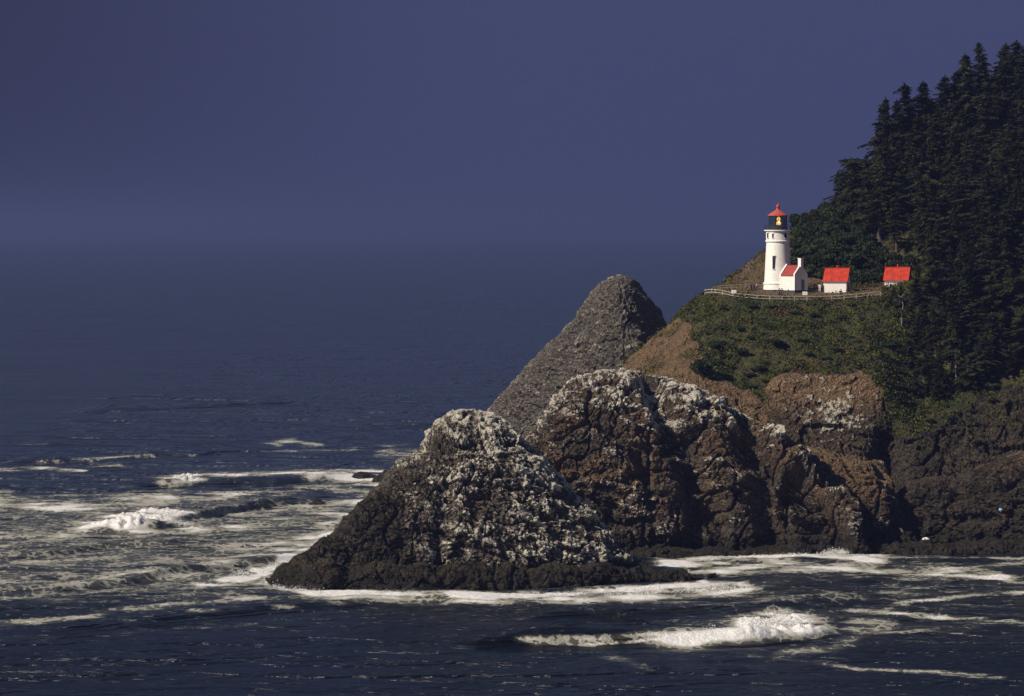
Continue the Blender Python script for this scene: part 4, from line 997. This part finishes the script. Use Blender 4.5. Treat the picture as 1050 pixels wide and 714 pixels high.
# ---- scatter over the hill (positions come from the terrain grid)
protos = [conifer(15, 3.2, 1), conifer(18, 3.4, 2, start=.2, ragged=.35), conifer(13, 3.0, 3, start=.06), conifer(16, 3.6, 4, dens=.85, ragged=.4, start=.15),
          conifer(11, 2.7, 5, start=.05), conifer(14, 3.0, 6, flag=.35, lean=(.9, 0), ragged=.45, dens=.8, start=.3), conifer(17, 2.8, 7, start=.1, dens=.9),
          conifer(10, 3.0, 8, start=.12, ragged=.4, round_=True), conifer(13, 3.3, 9, start=.25, ragged=.36, dens=.8, round_=True, lean=(.8, .2)), conifer(15, 3.6, 10, start=.3, ragged=.38, dens=.75)]
used = [False] * len(protos)
gx, gy = proj(HV[..., 0], HV[..., 1], HV[..., 2])
def fpoly(poly, k0, k1): return in_poly(gx, gy, poly) & (HK >= k0) & (HK <= k1)
forest = fpoly([(868, 204), (880, 180), (930, 130), (1340, -40), (1340, 400), (1150, 395), (1060, 392), (1030, 385), (1000, 395), (975, 410), (945, 420), (930, 395), (925, 350), (928, 318), (948, 312), (944, 268), (905, 262), (885, 240)], 3.0, 10.4)
cand = np.argwhere(forest); rng.shuffle(cand)
placed = []
def far_enough(p, dmin): return all((p[0] - q[0]) ** 2 + (p[1] - q[1]) ** 2 + .5 * (p[2] - q[2]) ** 2 > dmin * dmin for q in placed)
TREES = []
def put_tree(k, p, sc_, label=None, group='dark conifers crowding the wooded hillside', rz=None):
    o = copy_tree(protos[k]) if used[k] else protos[k]; used[k] = True
    o.location = p; o.rotation_euler = (R(rng.normal() * 3), R(rng.normal() * 3), rng.rand() * 6.28 if rz is None else rz); o.scale = (sc_[0] * 1.15, sc_[0] * 1.15, sc_[1])
    tag(o, label or 'dark green conifer among the many alike crowding the wooded hillside', 'tree', group); TREES.append(o); placed.append(p); return o
# skyline individuals: (px, top row, proto, label)
def standalone(px, base_row, top_row, k, label, k0=7.5, k1=10.2, rz=0.0, wide=1.35):
    p = on_head(px, base_row, k0, k1); h = (base_row - top_row) / F * p.y
    hp = [15, 18, 13, 16, 11, 14, 17, 10, 13, 15][k]; s = h / hp
    return put_tree(k, (p.x, p.y, p.z), (s * wide, s), label, 'conifers standing out against the sky', rz)
standalone(900, 195, 108, 5, 'flat-topped wind-swept conifer, leftmost of the tall ones on the skyline above the lighthouse', rz=.4, wide=1.15)
standalone(911, 190, 101, 3, 'tall ragged conifer with bare lower trunk just right of the wind-swept one', rz=1, wide=.85)
standalone(921, 185, 104, 1, 'tall conifer at the notch of the skyline, third from the wind-swept one')
standalone(937, 170, 86, 3, 'pointed conifer rising above its neighbours midway up the skyline')
standalone(951, 160, 84, 9, 'broad conifer with rounded top midway up the skyline')
standalone(968, 152, 78, 0, 'conifer with evenly spreading branches on the upper skyline')
standalone(981, 142, 74, 9, 'ragged conifer on the upper skyline just below the topmost pair')
standalone(998, 135, 56, 9, 'slender tall conifer, left of the topmost pair on the skyline')
standalone(1012, 125, 44, 1, 'topmost conifer of the skyline near the right edge', wide=1.2)
standalone(1026, 122, 45, 0, 'broad conifer beside the topmost one near the right edge', wide=1.2)
standalone(1040, 118, 42, 3, 'conifer at the right edge of the skyline', wide=1.2)
standalone(872, 215, 163, 8, 'bushy conifer halfway down the ridge, leftmost tree of the wood', wide=.9)
standalone(884, 208, 158, 0, 'dense conifer next to the leftmost tree of the wood', wide=1.0)
standalone(860, 222, 178, 4, 'short conifer at the lower left end of the wood, above the lighthouse', wide=.9)
standalone(916, 311, 295, 4, 'small dark conifer covering the lower left wall of the farther shed', k0=4.0, k1=6.2, wide=1.5)
standalone(923, 315, 293, 2, 'pointed dark conifer in front of the middle of the farther shed', k0=4.0, k1=6.2, wide=1.3)
standalone(938, 316, 293, 4, 'dark conifer in front of the right corner of the farther shed', k0=4.0, k1=6.2, wide=1.5)
TSX = [838, 850, 858, 870, 885, 893, 898, 912, 925, 935, 950, 965, 985, 992, 1010, 1025, 1040, 1150, 1400]; TSY = [224, 210, 182, 166, 162, 150, 118, 108, 112, 98, 92, 86, 82, 66, 52, 50, 46, 22, -30]
PH = [15, 18, 13, 16, 11, 14, 17, 10, 13, 15]
for i, j in cand:
    if len(TREES) >= 285: break
    p = tuple(HV[i, j]); pxx, pyy = gx[i, j], gy[i, j]
    if not far_enough(p, 3.4 if HK[i, j] > 5 else 3.1): continue
    if pxx > 1130 and rng.rand() < .75: continue
    small = smooth(320, 400, pyy); sc_ = (0.72 + .35 * rng.rand()) * (1 - .45 * small)
    k = rng.randint(0, len(protos)); hmax = (pyy - np.interp(pxx, TSX, TSY)) / F * p[1] * (.62 + .42 * rng.rand())
    if hmax < 3.5: continue
    s_ = min(sc_, hmax / PH[k])
    if pxx < 955 and HK[i, j] < 6.6:
        hmax = min(hmax, (pyy - (289 if pxx < 940 else 272)) / F * p[1])
        if hmax < 2.5: continue
        s_ = min(s_, hmax / PH[k])
    if HK[i, j] > 8.9: lb, gp = 'dark conifer in the close row of many alike along the ridge under the skyline', 'conifers along the ridge'
    elif pyy > 330: lb, gp = 'low dark conifer among many alike between the wood and the dark cliff', 'conifers at the lower edge of the wood'
    elif pxx > 990: lb, gp = 'dark conifer among many alike near the right edge of the picture', 'conifers near the right edge'
    elif pxx < 950: lb, gp = 'dark conifer among many alike on the steep slope above and beside the farther shed', 'conifers around the farther shed'
    else: lb, gp = 'dark conifer among many alike in the middle of the wooded hillside', 'conifers in the middle of the wood'
    wd = .9 + .15 * rng.rand() if (pxx < 962 and HK[i, j] < 8.0) or pxx < 900 else 1.0 + .6 * rng.rand()
    put_tree(k, p, (s_ * wd, s_), lb, gp)
# bleached snags at right
def snag(px, base, top, seed, label):
    p = on_head(px, base, 3.0, 8.0); h = (base - top) / F * p.y; r = empty('dead_tree', (p.x, p.y - 1.5, p.z)); tag(r, label, 'tree', 'bleached dead trunks in the wood')
    rr = np.random.RandomState(seed); limbs = [(.4 + .5 * rr.rand(), rr.rand() * 6.28, .5 + 1.0 * rr.rand(), .3) for _ in range(7)]
    trunk_mesh('trunk', M_SNAG, r, h, .12, (.3 * rr.normal(), 0), (), seed)
    m = MB()
    for t, a, L, up in limbs: m.bar((0, 0, h * t), (L * math.cos(a), L * math.sin(a), h * t + up), .07, .07)
    m.build('branch', M_SNAG, r)
snag(1008, 356, 326, 1, 'bleached dead trunk, leftmost of three at the right edge of the wood')
snag(1017, 360, 334, 2, 'bleached dead trunk, middle and shortest of three at the right edge')
snag(1025, 360, 330, 3, 'bleached dead trunk, rightmost of three at the right edge of the wood')
snag(980, 385, 358, 4, 'crooked bleached trunk low in the wood above the dark cliff')
snag(904, 150, 118, 5, 'thin bare trunk standing under the wind-swept skyline conifer')
snag(924, 330, 300, 6, 'pale bare trunk below the farther shed')

# ---- bushes
bprotos = [bush_obj(1.6, 1.8, 31, M_BUSH), bush_obj(1.2, 1.3, 32, M_BUSH), bush_obj(2.0, 2.4, 33, M_BUSH, 2200)]
bused = [False] * 3
def put_bush(px, py, k, s, label, group='dark bushes on the headland slopes', k0=3.0, k1=10.0):
    p = on_head(px, py, k0, k1); o = copy_tree(bprotos[k]) if bused[k] else bprotos[k]; bused[k] = True
    o.location = (p.x, p.y, p.z - .1); o.rotation_euler = (0, 0, rng.rand() * 6); o.scale = (s, s, s * (.8 + .4 * rng.rand())); tag(o, label, 'bush', group); return o
put_bush(719, 386, 2, 1.1, 'dark round bush standing alone on the brown left slope above the middle rock')
put_bush(733, 389, 1, 1.1, 'smaller bush just right of the lone round bush on the brown slope')
put_bush(822, 238, 0, 1.0, 'bush at the top of the bare ridge just right of the lantern', k0=7.5)
put_bush(831, 232, 2, 1.0, 'dark bush on the ridge crest right of the bare brown patch', k0=7.5)
ub = in_poly(gx, gy, [(818, 240), (850, 214), (872, 200), (890, 245), (905, 265), (940, 270), (935, 294), (874, 296), (868, 291), (840, 291), (815, 285), (812, 262)]) & (HK > 6.5) & (HK < 10)
c_ = np.argwhere(ub); rng.shuffle(c_); bp = []
for i, j in c_:
    p = HV[i, j]
    if len(bp) >= 150: break
    if any((p[0] - q[0]) ** 2 + (p[1] - q[1]) ** 2 < 2.6 for q in bp): continue
    bp.append(p); k = rng.randint(0, 3); o = copy_tree(bprotos[k]); o.location = (p[0], p[1], p[2] - .2); s = .7 + .8 * rng.rand(); o.scale = (s, s, s * (.8 + .5 * rng.rand())); o.rotation_euler = (0, 0, rng.rand() * 6)
    tag(o, 'dark bush among the many alike covering the hillside behind the lighthouse', 'bush', 'bushes behind the lighthouse')
lbm = in_poly(gx, gy, [(708, 318), (740, 312), (920, 312), (925, 350), (930, 395), (945, 425), (1000, 400), (1060, 392), (1060, 410), (1000, 425), (940, 450), (905, 430), (898, 385), (850, 380), (800, 383), (770, 405), (735, 380), (715, 350)]) & (HK > 3) & (HK < 5)
c_ = np.argwhere(lbm); rng.shuffle(c_); bp = []
for i, j in c_:
    p = HV[i, j]
    if len(bp) >= 90: break
    if any((p[0] - q[0]) ** 2 + (p[2] - q[2]) ** 2 < 3.5 for q in bp): continue
    bp.append(p); k = rng.randint(0, 3); o = copy_tree(bprotos[k]); o.location = (p[0], p[1], p[2] - .3); s = .45 + .55 * rng.rand() ** 2; o.scale = (s, s, s * .8); o.rotation_euler = (0, 0, rng.rand() * 6)
    tag(o, 'low bush among the many alike dotting the green slope below the terrace', 'bush', 'low bushes on the green slope')

# ---- ground cover: leaves carpeting the slopes
def ground_cover():
    r = np.random.RandomState(5)
    w = HVEG * (gx > 640) * (gx < 1180) * (HK > 2.4) * (HK < 10.3)
    # area weight
    du = np.linalg.norm(np.gradient(HV, axis=0), axis=-1); dv = np.linalg.norm(np.gradient(HV, axis=1), axis=-1)
    n0 = fbm(HV[..., 0] / 4, HV[..., 1] / 4, HV[..., 2] / 4, 3)
    w = w * du * dv * np.clip(.75 + .8 * n0, .1, 2)
    w = w * np.where((HK < 5.05), 1.6, 1.0); w = w.ravel(); w /= w.sum()
    n = 190000; idx = r.choice(len(w), n, p=w); C = HV.reshape(-1, 3)[idx] + r.normal(size=(n, 3)) * .16
    nn = HN.reshape(-1, 3)[idx]; clump = np.clip(.5 + n0.ravel()[idx], 0, 1.4)
    C = C + nn * (r.rand(n) * .55 * clump)[:, None] + np.array([0, 0, 1]) * (r.rand(n) * .35 * clump)[:, None]
    a = rand_dirs(n, r); b = np.cross(a, rand_dirs(n, r)); s = (.07 + .11 * r.rand(n))[:, None]
    V, Fq = quads(C, a * s, b * s); o = mesh_np('slope_scrub', V, Fq, M_SALAL); tag(o, 'low green scrub and salal carpeting the headland slopes', 'ground cover', kind='stuff')
ground_cover()

# ------------------------------------------------------------------ small things on the shore
def lump(name, px, py, d, size, mat, label, cat, seed):
    p = P(px, py, d); r = np.random.RandomState(seed); m = MB(); n1, n2 = 10, 7; prof = []
    for j in range(n2):
        ph = -math.pi / 2 + math.pi * j / (n2 - 1)
        for i in range(n1):
            a = 2 * math.pi * i / n1; k = 1 + .18 * r.normal()
            m.v.append((size[0] * math.cos(ph) * math.cos(a) * k, size[1] * math.cos(ph) * math.sin(a) * k, size[2] * math.sin(ph) * k))
    for j in range(n2 - 1):
        for i in range(n1): m.f.append([j * n1 + i, j * n1 + (i + 1) % n1, (j + 1) * n1 + (i + 1) % n1, (j + 1) * n1 + i])
    o = m.build(name, mat, None, False); o.location = tuple(map(float, p)); tag(o, label, cat); return o
lump('boulder', 949, 553, 909, (.75, .4, .28), M_WHITE2, 'small white boulder at the water line below the dark cliff', 'rock', 1)
lump('float', 1026, 523, 908, (.32, .3, .3), simple_mat('pale_blue_plastic', (.35, .5, .75), .4, .1), 'tiny pale blue float lying on the dark rock shelf at right', 'float', 2)

# ------------------------------------------------------------------ spray thrown up by the breakers and along the rocks
M_SPRAY = simple_mat('white_spray', (0.80, 0.79, 0.78), 0.9, 0.05)
def spray():
    r = np.random.RandomState(9); C = []; S = []
    def burst(pts, n, up, sy, lift=0.3, sx=1.2):
        n = int(n * 1.6)
        pts = np.array(pts, float); t = np.sort(r.rand(n)) * (len(pts) - 1); k = t.astype(int).clip(0, len(pts) - 2); f = t - k
        p = pts[k] * (1 - f)[:, None] + pts[k + 1] * f[:, None]
        x, y = W(p[:, 0], p[:, 1]); g = np.clip(fbm(x / 2.5, y / 9, 0 * x + 5, 3) + .45, 0.05, 1.4)
        C.append(np.stack([x + r.normal(size=n) * sx * .4, y + r.normal(size=n) * sy, lift + np.abs(r.normal(size=n)) * up * .6 * g], 1)); S.append(.02 + .045 * r.rand(n))
    burst([(112, 542), (150, 538), (192, 540)], 2600, 1.4, 2.5, .6); burst([(150, 536), (185, 536)], 1400, 2.0, 1.5, 1.2)
    burst([(174, 497), (202, 494)], 900, 1.1, 2, .5); burst([(318, 491), (362, 490)], 700, .8, 2, .2)
    burst([(690, 656), (760, 651), (826, 647)], 3200, 1.1, 2.2, .6); burst([(780, 648), (820, 648)], 1800, 1.6, 1.6, 1.3); burst([(545, 660), (690, 656)], 900, .4, 2, .5)
    burst([(620, 613), (700, 608), (772, 606)], 1600, .7, 2, .3)
    burst([(262, 600), (290, 606), (330, 610)], 1800, .9, 1.2, .1); burst([(330, 611), (420, 610), (500, 613), (560, 613), (650, 606), (700, 600)], 4500, .55, 1.0, .1)
    burst([(240, 592), (270, 588), (290, 576)], 900, .8, 1.5, .1)
    burst([(690, 577), (780, 571), (860, 569)], 1500, .4, 1.2, .1); burst([(846, 569), (858, 568), (868, 569)], 900, 1.1, .8, .2)
    c = np.concatenate(C); q = np.concatenate(S); a = rand_dirs(len(c), r); b = np.cross(a, rand_dirs(len(c), r))
    V, Fq = quads(c, a * q[:, None], b * q[:, None]); o = mesh_np('spray', V, Fq, M_SPRAY); tag(o, 'white spray thrown up by the breakers and along the rock ledges', 'spray', kind='stuff')
spray()

# ------------------------------------------------------------------ haze
def haze():
    m = MB(); x0, x1, y0, y1, z0, z1 = -14500, 14500, -3500, 62000, -7.5, 140.0
    m.box(((x0 + x1) / 2, (y0 + y1) / 2, (z0 + z1) / 2), (x1 - x0, y1 - y0, z1 - z0))
    mt = bpy.data.materials.new('haze_air'); mt.use_nodes = True; nt = mt.node_tree; nt.nodes.clear()
    out = nt.nodes.new('ShaderNodeOutputMaterial'); pv = nt.nodes.new('ShaderNodeVolumePrincipled')
    pv.inputs['Color'].default_value = (0.47, 0.55, 1.0, 1); pv.inputs['Density'].default_value = 1.1e-4; pv.inputs['Anisotropy'].default_value = 0.65
    nt.links.new(pv.outputs[0], out.inputs['Volume'])
    o = m.build('haze', mt); tag(o, kind='stuff'); o.display_type = 'WIRE'
haze()
